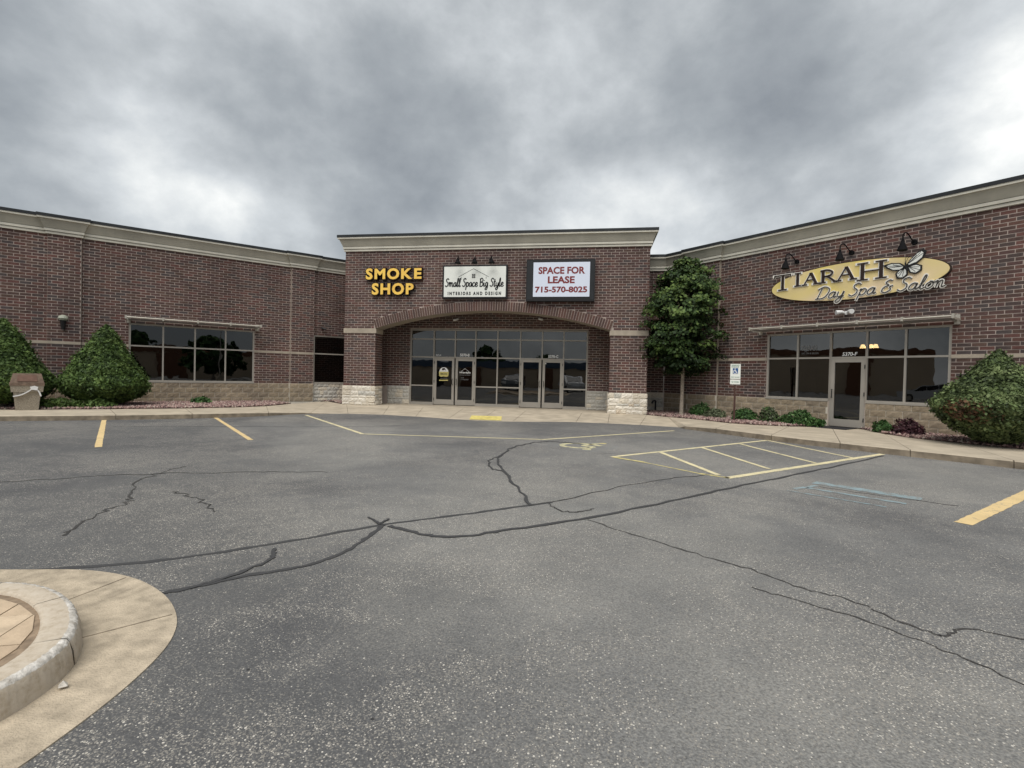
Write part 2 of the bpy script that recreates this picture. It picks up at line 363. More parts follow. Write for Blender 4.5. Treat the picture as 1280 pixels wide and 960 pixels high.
# ------------------------------------------------------------------ setting: ground
g = MB(); g.face([(-400, -400, GZ), (400, -400, GZ), (400, 400, GZ), (-400, 400, GZ)])
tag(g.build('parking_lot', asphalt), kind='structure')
# front edge of the walk (x, y, z) from left to right
EDGE = [(-26.0, -15.7, 0), (-24.0, -14.4, 0), (-22.0, -13.15, 0), (-19.8, -11.75, 0), (-17.6, -10.35, 0), (-15.51, -9.0, 0), (-13.42, -7.65, 0), (-12.01, -6.48, 0), (-11.15, -5.55, -.005), (-10.68, -4.75, -.035), (-10.38, -4.0, -.07), (-9.95, -3.42, -.10), (-9.4, -3.05, -.125), (-8.85, -2.8, -.14),
        (-7.55, -2.66, -.146), (-6.2, -2.93, -.146), (-4.88, -3.35, -.146), (-3.71, -3.57, -.146), (-2.62, -3.45, -.146), (-1.36, -2.95, -.146), (-.54, -2.75, -.146), (.53, -2.74, -.146), (1.57, -2.88, -.146), (2.76, -3.22, -.146),
        (2.86, -3.72, -.045), (3.56, -4.62, -.004), (4.1, -5.32, 0), (4.60, -6.02, 0), (5.08, -6.55, 0), (5.72, -7.15, 0), (6.27, -7.66, 0), (6.69, -8.03, 0), (7.29, -8.55, 0), (7.85, -9.07, 0), (9.5, -10.6, 0), (12.0, -12.95, 0)]
# matching back edge (against beds / walls)
BACK = [(-27.6, -13.0, 0), (-25.6, -11.7, 0), (-23.4, -10.4, 0), (-21.2, -9.1, 0), (-19.2, -7.85, 0), (-17.2, -6.95 - .5, 0), (-15.3, -6.15, 0), (-13.75, -4.85, 0), (-12.75, -3.75, 0), (-12.3, -2.6, 0), (-12.4, -.9, 0), (-12.2, 1.6, 0), (-10.9, .3, 0), (-10.3, -.15, 0),
        (-8.4, -.15, 0), (-6.9, -.15, 0), (-5.2, -.15, 0), (-3.85, -.15, 0), (-2.62, -.15, 0), (-1.3, -.15, 0), (-.4, -.15, 0), (.66, -.15, 0), (2.07, -.15, 0), (2.75, -.9, 0),
        (3.6, -1.6, 0), (4.45, -2.75, 0), (5.2, -3.05, 0), (6.05, -3.15, 0), (6.72, -3.0, 0), (7.55, -2.5, 0), (8.12, -3.1, 0), (8.02, -4.55, 0), (8.25, -5.5, 0), (8.75, -6.25, 0), (10.9, -8.6, 0), (13.6, -11.2, 0)]
walk = MB(); walk.face([(-10.5, -.15, -.004), (2.0, -.15, -.004), (2.0, 1.9, -.004), (-10.5, 1.9, -.004)])
sw = tag(walk.build('sidewalk', conc), kind='structure')
jset = {0, 2, 4, 6, 7, 9, 11, 13, 14, 15, 16, 17, 18, 20, 21, 22, 23, 25, 27, 29, 31, 33, 35}
idx = sorted(jset)
gz = -.22
for i0, i1 in zip(idx[:-1], idx[1:]):
    mb = MB(); ids = list(range(i0, i1 + 1))
    F_ = [np.array(EDGE[i]) for i in ids]; K_ = [np.array(BACK[i]) for i in ids]
    # shrink joint gap
    def sh(P): 
        P = [p.copy() for p in P]; d = P[1] - P[0]; P[0] = P[0] + d / np.linalg.norm(d) * .006; d = P[-2] - P[-1]; P[-1] = P[-1] + d / np.linalg.norm(d) * .006; return P
    F_ = sh(F_); K_ = sh(K_)
    for a in range(len(ids) - 1):
        f0, f1, k0, k1 = F_[a], F_[a + 1], K_[a], K_[a + 1]
        n_in0 = (k0 - f0); n_in0 = n_in0 / np.linalg.norm(n_in0); n_in1 = (k1 - f1); n_in1 = n_in1 / np.linalg.norm(n_in1)
        r0, r1 = f0 + n_in0 * .03, f1 + n_in1 * .03; e0, e1 = f0.copy(), f1.copy(); e0[2] -= .022; e1[2] -= .022
        b0, b1 = f0.copy() - n_in0 * .012, f1.copy() - n_in1 * .012; b0[2] = b1[2] = gz
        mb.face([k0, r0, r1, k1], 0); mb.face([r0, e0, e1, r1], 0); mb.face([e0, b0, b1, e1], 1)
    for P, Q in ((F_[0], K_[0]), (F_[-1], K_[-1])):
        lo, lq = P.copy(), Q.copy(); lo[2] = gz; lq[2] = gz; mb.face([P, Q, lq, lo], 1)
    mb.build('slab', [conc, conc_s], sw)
for k, (xa, xb) in enumerate(((-10.5, -8.3), (-8.3, -6.3), (-6.3, -4.3), (-4.3, -2.2), (-2.2, -.2), (-.2, 2.0))):
    MB().box(FG, xa + .006, xb - .006, -.15 + .004, 1.75, -.06, 0).build('slab', [conc], sw)
# dark asphalt seam strip along the flush edge: debris line
# planting bed soil
bl = MB(); brr = MB()
LB = [(-30, -8.9), (-24.2, -10.4), (-21.4, -9.15), (-19.3, -7.95), (-17.3, -7.5), (-15.35, -6.2), (-13.8, -4.9), (-12.8, -3.8), (-12.35, -2.9), (-12.1, 1.85), (-30, -16 + .0)]
def lpt(s_, o_): return FL.p(s_, 0, o_)[:2]
def rpt(s_, o_): return FR.p(s_, 0, o_)[:2]
bed_l = [lpt(-22.4, .02), lpt(-22.4, 3.3)] + [b_[:2] for b_ in BACK[3:11]] + [lpt(-9.9, .02)]
bed_r = [rpt(.6, .02), (2.07, 2.14), (2.07, -.15), (2.75, -.9), (3.6, -1.6), (4.45, -2.75), (5.2, -3.05), (6.05, -3.15), (6.72, -2.9), rpt(6.9, .02)]
bed_r2 = [rpt(8.0, .02), (8.12, -3.1), (8.02, -4.55), (8.25, -5.5), (8.75, -6.25), (10.9, -8.6), rpt(15, 1.9), rpt(15, .02)]
bed_c = [lpt(-7.75, .02), (-12.0 + .05, 1.62), (-10.9, .3), (-10.57, .1), (-10.57, 3.4)]
for nm, poly_ in (('planting_bed', bed_l), ('planting_bed', bed_r), ('planting_bed', bed_r2), ('planting_bed', bed_c)):
    mb = MB(); mb.face([(x, y, .012) for x, y in poly_]); mb.face([(x, y, -.2) for x, y in poly_])
    nn_ = len(poly_)
    for i in range(nn_):
        a, b_ = poly_[i], poly_[(i + 1) % nn_]; mb.face([(a[0], a[1], .012), (b_[0], b_[1], .012), (b_[0], b_[1], -.2), (a[0], a[1], -.2)])
    tag(mb.build(nm, dirt), kind='structure')
def inside(px, py, poly_):
    c = np.zeros(len(px), bool); n_ = len(poly_)
    for i in range(n_):
        x0, y0 = poly_[i]; x1, y1 = poly_[(i + 1) % n_]
        cond = ((y0 > py) != (y1 > py)) & (px < (x1 - x0) * (py - y0) / (y1 - y0 + 1e-12) + x0); c ^= cond
    return c
def np_mesh(name, V, Fq, midx, mats, parent=None, loc=None, label=None, cat=None, kind=None, smooth_=False):
    off = np.array(wloc(parent)) if parent else np.array(loc if loc is not None else (0, 0, 0))
    me = bpy.data.meshes.new(name); V = V - off; k = Fq.shape[1]
    me.vertices.add(len(V)); me.vertices.foreach_set('co', V.ravel().astype('f'))
    me.loops.add(Fq.size); me.loops.foreach_set('vertex_index', Fq.ravel().astype('i'))
    me.polygons.add(len(Fq)); me.polygons.foreach_set('loop_start', (np.arange(len(Fq)) * k).astype('i')); me.polygons.foreach_set('loop_total', np.full(len(Fq), k, 'i'))
    for x in mats: me.materials.append(x)
    me.polygons.foreach_set('material_index', midx.astype('i'))
    me.update(calc_edges=True); o = bpy.data.objects.new(name, me); C.objects.link(o)
    if parent: o.parent = parent
    elif loc is not None: o.location = tuple(loc)
    return tag(o, label, cat, None, kind)
OV = np.array([(1, 0, 0), (-1, 0, 0), (0, 1, 0), (0, -1, 0), (0, 0, 1), (0, 0, -1)], float)
OF = np.array([(0, 2, 4), (2, 1, 4), (1, 3, 4), (3, 0, 4), (2, 0, 5), (1, 2, 5), (3, 1, 5), (0, 3, 5)])
def rocks(name, poly_, dens_, seed, szr=(.022, .05)):
    r = np.random.default_rng(seed); P = np.array(poly_); mn, mxx = P.min(0), P.max(0); n_ = int((mxx - mn).prod() * dens_)
    xy = r.uniform(mn, mxx, (n_, 2)); xy = xy[inside(xy[:, 0], xy[:, 1], poly_)]; n_ = len(xy)
    sz = r.uniform(*szr, n_); V = OV[None] * sz[:, None, None] * r.uniform(.6, 1.25, (n_, 6, 1))
    a = r.uniform(0, 6.28, n_); t_ = r.uniform(-.6, .6, n_); ca, sa = np.cos(a), np.sin(a)
    x = V[..., 0] * ca[:, None] - V[..., 1] * sa[:, None]; y = V[..., 0] * sa[:, None] + V[..., 1] * ca[:, None]; z = V[..., 2] + t_[:, None] * x * .6
    c = np.stack([xy[:, 0], xy[:, 1], .015 + r.uniform(0, .035, n_)], 1)
    V = np.stack([x, y, z], -1) + c[:, None]
    F_ = (OF[None] + 6 * np.arange(n_)[:, None, None]).reshape(-1, 3)
    mi = np.repeat(r.choice(4, n_, p=[.42, .26, .18, .14]), 8)
    np_mesh(name, V.reshape(-1, 3), F_, mi, ROCK, kind='stuff')
rocks('lava_rock_gravel', bed_l, 330, 1)
rocks('lava_rock_gravel', bed_r, 330, 2); rocks('lava_rock_gravel', bed_r2, 380, 3); rocks('lava_rock_gravel', bed_c, 300, 4)

# ------------------------------------------------------------------ painted markings
def line(name, a, b, wd, mt_, z=GZ + .004):
    a, b = np.array(a), np.array(b); d = b - a; d = d / np.linalg.norm(d); nn = np.array((-d[1], d[0])) * wd / 2
    n_ = max(2, int(np.linalg.norm(b - a) / .12)); mb = MB(); L_ = []; R2 = []
    for i in range(n_ + 1):
        c = a + (b - a) * i / n_; L_.append(c + nn * (1 + random.uniform(-.09, .09))); R2.append(c - nn * (1 + random.uniform(-.09, .09)))
    for i in range(n_): mb.face([(*R2[i], z), (*R2[i + 1], z), (*L_[i + 1], z), (*L_[i], z)])
    return tag(mb.build(name, mt_), kind='structure')
line('stall_line', (-13.62, -7.47 - .35), (-9.12, -11.88), .11, yline)
line('stall_line', (-11.72, -5.9), (-7.28, -10.12), .10, yline)
line('stall_line', (-9.78, -4.0), (-5.62, -8.27), .10, yline2)
line('stall_line', (-5.64, -8.33), (-1.14, -7.86), .09, yline2, GZ + .006)
line('stall_line', (-1.16, -7.86), (2.42, -4.41), .10, yline2)
line('hatch_line', (.39, -10.05), (4.52, -5.98), .10, yline2)
line('hatch_line', (4.50, -6.0), (5.3, -8.68), .085, yline2, GZ + .006)
line('hatch_line', (2.1, -11.62), (6.28, -7.80), .12, yline2)
line('hatch_line', (.42, -10.07), (.95, -10.5), .10, yworn, GZ + .006)
line('hatch_line', (.95, -10.5), (1.75, -11.36), .05, yworn)
line('hatch_line', (1.75, -11.36), (2.14, -11.6), .09, yworn)
line('hatch_line', (1.42, -9.12), (2.02, -11.40), .10, yline2, GZ + .006)
line('hatch_line', (2.46, -8.06), (3.06, -10.55), .085, yline2, GZ + .006)
line('hatch_line', (3.55, -7.05), (4.2, -9.62), .085, yline2, GZ + .006)
line('stall_line', (4.07, -13.6), (7.9, -9.95), .16, yline)
line('stall_line', (-19.0, -10.1), (-14.6, -14.5), .10, yline)
mb = MB(); mb.face([(-4.28, -2.55, 0), (-3.1, -2.3, 0), (-2.98, -3.47, 0), (-4.1, -3.5, 0)])
mb.v = [(-4.3, -2.35, -.083), (-3.2, -2.28, -.082), (-3.02, -3.38, -.132), (-4.12, -3.4, -.131)]
tag(mb.build('yellow_ramp_plate', ycurb), kind='structure')
# wheelchair mark and faded paint
def ribset(name, strokes, wd, M, mt_, z, kind='structure'):
    mb = MB()
    for st in strokes: mb.ribbon(FG, [M @ np.array((*p, 1)) for p in smooth(st, 5)], wd, z - .002, z)
    return tag(mb.build(name, mt_), kind=kind)
WC = [[(-.05, .55), (-.30, .45), (-.42, .2), (-.36, -.1), (-.1, -.28), (.2, -.2), (.34, .02)], [(-.02, .85), (-.02, .35), (.05, .2), (.32, .2), (.45, -.25), (.58, -.2)], [(-.02, .52), (.28, .52)]]
M = np.array([[.75, .62, -.32], [-.55, .70, -8.75]])
ribset('wheelchair_mark', WC, .12, M, paintmat('worn_mark_paint', (.50, .46, .27), .475), GZ + .004)
mb = MB(); mb.ribbon(FG, [(-.62 + .75, 0), (0, 0)], .1, 0, 0) if 0 else None
th_ = [(math.cos(a) * .09 + .26, math.sin(a) * .09 - 8.12) for a in np.linspace(0, 6.28, 9)]
mb = MB(); mb.face([(x, y, GZ + .004) for x, y in th_[:-1]]); tag(mb.build('wheelchair_mark', yworn), kind='structure')
def patchq(name, pts, mt_, z=GZ + .003): mb = MB(); mb.face([(x, y, z) for x, y in pts]); return tag(mb.build(name, mt_), kind='structure')
line('faded_blue_paint', (2.72, -12.32), (3.62, -13.0), .05, bworn); line('faded_blue_paint', (3.36, -11.6), (4.36, -12.4), .22, bworn)
line('faded_blue_paint', (3.08, -12.05), (3.98, -12.75), .10, bworn); line('faded_blue_paint', (3.3, -11.85), (2.85, -12.2), .08, bworn)
patchq('faded_blue_paint', [(-.9, -8.0), (.6, -8.2), (1.3, -9.1), (.2, -9.7), (-1.1, -9.0)], paintmat('ghost_blue_paint', (.15, .17, .18), .60, 3))
# cracks
def crack(pts, wd, mt_, jit, nm, amp=.35, z=GZ + .0035, nn=7):
    P = smooth(pts, nn); Q = []
    for i, p in enumerate(P):
        Q.append(p + RNG.normal(0, jit, 2) if 0 < i < len(P) - 1 else p)
    ws = RNG.uniform(1 - amp, 1 + amp, len(Q) + 1)
    mb = MB(); mb.ribbon(FG, Q, lambda t: wd * ws[int(t * (len(Q) - 1))], z - .003, z)
    return tag(mb.build(nm, mt_), kind='structure')
crack([(-4.5, -16.98), (-3.9, -16.72), (-3.31, -16.41), (-2.71, -15.87), (-2.02, -15.13), (-1.35, -14.58), (-.72, -14.04), (-.45, -13.82)], .048, sealant, .006, 'sealed_crack')
crack([(-3.0, -17.08), (-2.74, -16.84), (-2.5, -16.56), (-2.17, -16.27), (-2.03, -15.92), (-2.0, -15.53), (-2.02, -15.16)], .045, sealant, .006, 'sealed_crack', z=GZ + .0055)
crack([(-2.70, -16.80), (-2.56, -16.51), (-2.51, -16.21), (-2.63, -15.98)], .034, sealant, .008, 'sealed_crack', z=GZ + .0075)
crack([(-1.95, -15.16), (-1.53, -15.34), (-1.19, -15.31), (-.75, -14.98), (.03, -14.36), (1.13, -13.24), (2.2, -12.14), (3.45, -10.86), (4.8, -9.5), (6.13, -8.1)], .046, sealant, .010, 'sealed_crack', z=GZ + .0075)
crack([(-.68, -14.03), (-.93, -13.25), (-1.33, -12.1), (-1.66, -11.04), (-1.65, -9.48), (-1.3, -8.43)], .040, sealant, .028, 'sealed_crack', z=GZ + .0095)
crack([(-2.28, -14.94), (-2.10, -15.10), (-2.0, -15.16)], .03, sealant, .01, 'sealed_crack', z=GZ + .0095)
crack([(-2.06, -14.95), (-2.06, -15.12)], .03, sealant, .008, 'sealed_crack', z=GZ + .0115)
crack([(-1.33, -12.1), (-1.62, -11.85), (-1.78, -11.2), (-1.66, -10.5)], .025, sealant, .014, 'sealed_crack', z=GZ + .0115)
crack([(-1.3, -8.43), (-.9, -8.2), (-.2, -8.4)], .04, sealant, .03, 'sealed_crack', z=GZ + .0115)
FCW = dict(mt_=fine_crack, jit=.012, nm='asphalt_crack', amp=.6)
crack([(-.02, -14.46), (.48, -14.91), (.92, -15.27), (1.34, -15.61), (1.6, -15.88), (1.8, -16.0), (2.01, -16.33), (2.13, -16.42), (2.33, -16.31), (2.75, -16.40)], .016, **FCW)
crack([(1.19, -15.92), (1.45, -16.1), (1.68, -16.26), (1.95, -16.5), (2.08, -16.69), (2.25, -17.0)], .011, **FCW)
crack([(-6.18, -13.05), (-6.12, -13.5), (-5.97, -14.03), (-5.46, -14.65), (-5.15, -14.93), (-5.05, -15.25), (-4.86, -15.67), (-4.6, -16.1)], .022, fine_crack, .03, 'asphalt_crack', .6)
crack([(-5.04, -14.5), (-4.71, -14.62), (-4.31, -14.82), (-3.92, -15.13)], .015, fine_crack, .03, 'asphalt_crack', .6, z=GZ + .005)
crack([(-9.5, -15.9), (-7.45, -14.6), (-6.97, -14.21), (-6.2, -13.7), (-4.8, -13.11), (-3.9, -12.9)], .009, fine_crack, .03, 'asphalt_crack', .6, z=GZ + .006)
crack([(-.68, -14.0), (.8, -12.3), (1.9, -11.35)], .013, fine_crack, .03, 'asphalt_crack', .6, z=GZ + .006)
crack([(-12.0, -9.0), (-9.5, -8.0), (-7.4, -7.2), (-5.5, -6.1)], .012, fine_crack, .04, 'asphalt_crack', .7)
crack([(3.3, -11.9), (3.9, -12.35), (4.6, -12.7)], .008, fine_crack, .02, 'asphalt_crack', .5, z=GZ + .006)
crack([(-.5, -13.9), (-.35, -14.15), (-.15, -14.2), (.05, -14.0)], .012, fine_crack, .015, 'asphalt_crack', .5, z=GZ + .0105)

# ------------------------------------------------------------------ island in the foreground
isl = MB()
AP = smooth([(-9.0, -17.6), (-6.5, -17.15), (-4.9, -16.93), (-4.25, -16.82), (-3.7, -16.70), (-3.25, -16.73), (-2.82, -16.90), (-2.48, -17.14), (-2.27, -17.40), (-2.15, -17.72), (-2.09, -18.1), (-2.08, -18.6), (-2.08, -20), (-2.08, -25)], 6)
OUTC = smooth([(-9.0, -18.15), (-6.5, -17.72), (-4.9, -17.45), (-4.1, -17.31), (-3.66, -17.24), (-3.43, -17.22), (-3.21, -17.26), (-2.95, -17.37), (-2.72, -17.53), (-2.55, -17.71), (-2.46, -17.92), (-2.44, -18.2), (-2.44, -18.7), (-2.44, -20), (-2.44, -25)], 6)
apr = AP + [np.array((-9.0, -25.0))]
isl.face([(p[0], p[1], GZ + .006) for p in apr][::-1])
for i in range(len(AP) - 1):
    a, b_ = AP[i], AP[i + 1]; isl.face([(a[0], a[1], GZ + .006), (b_[0], b_[1], GZ + .006), (b_[0], b_[1], GZ - .1), (a[0], a[1], GZ - .1)])
apron = tag(isl.build('island_apron', conc_i), kind='structure')
for pa, pb in (((-2.78, -17.51), (-2.50, -17.15)), ((-3.30, -17.2), (-3.26, -16.75))):
    mb = MB(); mb.ribbon(FG, [pa, tuple((np.array(pa) + pb) / 2 + .004), pb], .008, GZ, GZ + .0085); mb.build('control_joint', conc_s, apron)
# curb ring segments
def offs(P, d):
    out_ = []
    for i in range(len(P)):
        a = P[max(i - 1, 0)]; b_ = P[min(i + 1, len(P) - 1)]; t_ = (b_ - a) / np.linalg.norm(b_ - a); out_.append(P[i] + np.array((t_[1], -t_[0])) * d)
    return out_
curb_m, ct, cb = newmat('worn_curb_concrete'); n = ct.nodes.new; l = ct.links.new; tcn = n('ShaderNodeTexCoord')
no = n('ShaderNodeTexNoise'); no.inputs['Scale'].default_value = 19; no.inputs['Detail'].default_value = 9; no.inputs['Roughness'].default_value = .72; l(tcn.outputs['Object'], no.inputs['Vector'])
rr = n('ShaderNodeValToRGB'); e = rr.color_ramp.elements; e[0].position = .36; e[0].color = (.38, .315, .235, 1); e[1].position = .75; e[1].color = (.54, .48, .40, 1); q2 = e.new(.50); q2.color = (.47, .405, .32, 1)
l(no.outputs[0], rr.inputs[0]); l(rr.outputs[0], cb.inputs['Base Color']); cb.inputs['Roughness'].default_value = .95
bpn = n('ShaderNodeBump'); bpn.inputs['Strength'].default_value = .6; bpn.inputs['Distance'].default_value = .006; l(no.outputs[0], bpn.inputs['Height']); l(bpn.outputs[0], cb.inputs['Normal'])
curb_w = mat('curb_worn_white_edge', (.50, .45, .38), .95, var=.4, scale=22, bump=.8, var2=(.74, .71, .66), detail=8)
nO = len(OUTC); segs = [(0, 12), (12, 25), (25, 40), (40, 54), (54, 68), (68, nO - 1)]
ki = tag(MB().box(FG, -8.9, -2.75, -24.9, -18.3, -.2, -.15).build('island_curb', conc_s), kind='structure')
PROF = [(-.15, -.15), (-.15, -.006), (-.135, 0.), (-.035, 0.), (-.012, -.006), (.0, -.022), (.012, -.07), (.02, -.15), (.02, -.18)]
for a, b_ in segs:
    sub = OUTC[a:b_ + 1]; sub = [sub[0] + (sub[1] - sub[0]) / np.linalg.norm(sub[1] - sub[0]) * .004] + sub[1:-1] + [sub[-1] + (sub[-2] - sub[-1]) / np.linalg.norm(sub[-2] - sub[-1]) * .004]
    dense = []
    for i in range(len(sub) - 1):
        for k in range(4): dense.append(sub[i] + (sub[i + 1] - sub[i]) * k / 4)
    dense.append(sub[-1]); rows_ = []
    off_ = {d: offs(dense, -d) for d, _ in PROF}
    mb = MB(); nP = len(PROF)
    for i in range(len(dense)):
        for d, z in PROF:
            p = off_[d][i]; j_ = .0022 if (-.04 < d and z > -.1) else .0006
            mb.v.append((p[0] + random.uniform(-j_, j_) * 1.6, p[1] + random.uniform(-j_, j_) * 1.6, z + (random.uniform(-j_, j_) if -.04 < d else 0)))
    for i in range(len(dense) - 1):
        for j in range(nP - 1):
            mb.f.append((i * nP + j, i * nP + j + 1, (i + 1) * nP + j + 1, (i + 1) * nP + j)); mb.m.append(1 if j in (3, 4) else 0)
    mb.f.append(tuple(range(nP))); mb.m.append(0); mb.f.append(tuple((len(dense) - 1) * nP + j for j in reversed(range(nP)))); mb.m.append(0)
    mb.build('curb_stone', [curb_m, curb_w], ki, smooth=True)
# fix offset direction: outward is to the left of travel here, so inner = -d above
INN = offs(OUTC, .13)
inner_poly = [tuple(p) for p in INN] + [(-9.0, -25.0)]
mb = MB(); mb.face([(x, y, -.019) for x, y in inner_poly][::-1]); isf = tag(mb.build('island_paving', mat('paver_joint', (.24, .18, .125), .95, var=.3, scale=20)), kind='structure')
def clip(poly_, a, b_):
    out_ = []; side = lambda p: (b_[0] - a[0]) * (p[1] - a[1]) - (b_[1] - a[1]) * (p[0] - a[0])
    for i in range(len(poly_)):
        p, r_ = poly_[i], poly_[(i + 1) % len(poly_)]; sp, sr = side(p), side(r_)
        if sp <= 0: out_.append(p)
        if sp * sr < 0: t_ = sp / (sp - sr); out_.append((p[0] + (r_[0] - p[0]) * t_, p[1] + (r_[1] - p[1]) * t_))
    return out_
HULL = [(-8.9, -18.2), (-4.9, -17.52), (-3.54, -17.41), (-3.4, -17.42), (-3.2, -17.455), (-2.99, -17.54), (-2.83, -17.67), (-2.72, -17.82), (-2.66, -17.99), (-2.617, -18.24), (-2.60, -20), (-2.598, -24.8)]
ang = math.radians(22); ux, uy = np.array((math.cos(ang), math.sin(ang))), np.array((-math.sin(ang), math.cos(ang))); TS = .34
for i in range(-30, 8):
    for j in range(-12, 12):
        c = np.array((-3.1, -17.75)) + ux * (i + .5 * (j % 2)) * TS + uy * j * TS; h = TS / 2 - .003
        pl_ = [tuple(c + ux * sx * h + uy * sy * h) for sx, sy in ((-1, -1), (1, -1), (1, 1), (-1, 1))]
        if c[0] < -7 or c[1] < -20.5: continue
        for k in range(len(HULL) - 1):
            pl_ = clip(pl_, HULL[k], HULL[k + 1])
            if len(pl_) < 3: break
        if len(pl_) >= 3:
            dz = random.uniform(-.002, .002); MB().poly(FG, pl_, -.045, -.014 + dz).build('paver', random.choice(paver_m), isf)
mb = MB()
for i in range(1):
    V = OV * np.array((.034, .024, .020)); 
    mb.v += [tuple(v * random.uniform(.7, 1.2) + np.array((-2.40, -17.86, GZ + .02))) for v in V]; mb.f += [tuple(f) for f in OF]; mb.m += [0] * 8
tag(mb.build('concrete_chip', curb_w, loc=(-2.40, -17.86, GZ)), 'broken white chip of concrete lying beside the island curb', 'rubble')

# ------------------------------------------------------------------ THE BUILDING
RL = (-4.25, 0, 0)
bld = empty('retail_building', RL, 'brown brick strip mall with arched entrance and two angled wings under a pale cornice', 'building')
CO = .1016; BW = .3048; JT = .0185
BRK = []   # (frame, a0, a1, z0, z1, o, wallkey)
def brick_panel(fr, a0, a1, z0, z1, wall, o=0., holes=(), cut=None, ph=0.):
    k0 = int(round(z0 / CO)); k1 = int(round(z1 / CO))
    for k in range(k0, k1):
        za = k * CO; iv = [(a0, a1)]
        hs = [(h[0], h[1]) for h in holes if h[2] < za + CO * .5 < h[3]]
        if cut:
            c = cut(za + CO * .5)
            if c: hs.append(c)
        for h0, h1 in hs:
            nv = []
            for i0, i1 in iv:
                if h1 <= i0 or h0 >= i1: nv.append((i0, i1)); continue
                if h0 > i0: nv.append((i0, h0))
                if h1 < i1: nv.append((h1, i1))
            iv = nv
        sft = ph + (BW / 2 if k % 2 else 0)
        for i0, i1 in iv:
            b0 = math.floor((i0 - sft) / BW)
            while b0 * BW + sft < i1:
                x0 = max(i0, b0 * BW + sft); x1 = min(i1, (b0 + 1) * BW + sft); b0 += 1
                if x1 - x0 > .028: BRK.append((fr, x0 + JT / 2, x1 - JT / 2, za + JT / 2, za + CO - JT / 2, o, wall, (x1 - x0) > BW - .001))
def backing(fr, a0, a1, z0, z1, o, holes, name, thick=.2):
    """mortar wall with openings, cut into a grid of boxes' faces"""
    xs = sorted({a0, a1, *[h[0] for h in holes], *[h[1] for h in holes]}); zs = sorted({z0, z1, *[h[2] for h in holes], *[h[3] for h in holes]})
    mb = MB()
    for i in range(len(xs) - 1):
        for j in range(len(zs) - 1):
            cx, cz = (xs[i] + xs[i + 1]) / 2, (zs[j] + zs[j + 1]) / 2
            if any(h[0] < cx < h[1] and h[2] < cz < h[3] for h in holes): continue
            mb.face([fr.p(xs[i], zs[j], o), fr.p(xs[i + 1], zs[j], o), fr.p(xs[i + 1], zs[j + 1], o), fr.p(xs[i], zs[j + 1], o)])
            mb.face([fr.p(xs[i], zs[j], o - thick), fr.p(xs[i], zs[j + 1], o - thick), fr.p(xs[i + 1], zs[j + 1], o - thick), fr.p(xs[i + 1], zs[j], o - thick)])
    for h in list(holes) + [(a0, a1, z0, z1)]:
        for (p0, p1) in (((h[0], h[2]), (h[1], h[2])), ((h[1], h[2]), (h[1], h[3])), ((h[1], h[3]), (h[0], h[3])), ((h[0], h[3]), (h[0], h[2]))):
            mb.face([fr.p(*p0, o), fr.p(*p1, o), fr.p(*p1, o - thick), fr.p(*p0, o - thick)])
    return mb.build(name, mortar, bld)
REC = -.005
zw, zc_, sb = 59 * CO, 64 * CO, 8 * CO
HL = [(-14.83, -10.55, .813, 3.05), (-8.10, -6.45, .813, 3.05)]
HR = [(4.95, 6.98, .813, 3.05), (6.98, 7.98, -.3, 3.05), (7.98, 9.97, .813, 3.05)]
wL = backing(FL, -22, -4.9, -.2, 6.3, REC, HL, 'wall'); wL['label'] = 'left wing brick wall'
wR = backing(FR, .58, 15, -.2, 6.3, REC, HR, 'wall'); wR['label'] = 'right wing brick wall'
wQ = backing(FQ, 2.0, 2.98, -.2, 6.3, REC, [], 'wall'); wQ['label'] = 'short return wall behind the maple'
HS = [(-8.24, -.26, -.3, 3.42)]
wS = backing(FS, -10.4, 1.9, -.2, 5.2, REC, HS, 'wall'); wS['label'] = 'recessed entrance wall'
# centre wall with arch
XC, RI, RO = -4.25, 16.2, 16.58; ZC = 4.0 - RI
def arch_z(x, R): return ZC + math.sqrt(R * R - (x - XC) ** 2)
mb = MB(); xs = np.linspace(-9.12, .62, 61)
for i in range(60):
    xa, xb = xs[i], xs[i + 1]; za, zb = arch_z(xa, RI + .004), arch_z(xb, RI + .004)
    for o in (REC, -.7): mb.face([FC.p(xa, za, o), FC.p(xb, zb, o), FC.p(xb, 7.0, o), FC.p(xa, 7.0, o)])
for a0, a1 in ((-10.55 + .011, -9.12 - .011), (.61 + .011, 2.05 - .011)): mb.box(FC, a0, a1, -.25, 7.0, -.7, REC)
mb.box(FCL, -3.9, -.03, -.2, 7.0, -.2, REC); mb.box(FCR, .03, 3.9, -.2, 7.0, -.2, REC)
wC = mb.build('wall', mortar, bld); wC['label'] = 'entrance block brick wall with wide arch'
mb = MB()
for i in range(60):
    xa, xb = xs[i], xs[i + 1]; mb.face([FC.p(xa, arch_z(xa, RI), -.72), FC.p(xb, arch_z(xb, RI), -.72), FC.p(xb, arch_z(xb, RI), .04), FC.p(xa, arch_z(xa, RI), .04)])
mb.build('arch_soffit', soffit_m, bld)
mb = MB(); mb.face([(-10.4, .7, 5.15), (1.9, .7, 5.15), (1.9, 1.9, 5.15), (-10.4, 1.9, 5.15)])
for x in (-10.38, 1.88): mb.face([(x, .6, -.1), (x, 1.9, -.1), (x, 1.9, 5.15), (x, .6, 5.15)])
mb.build('entrance_ceiling', soffit_m, bld)
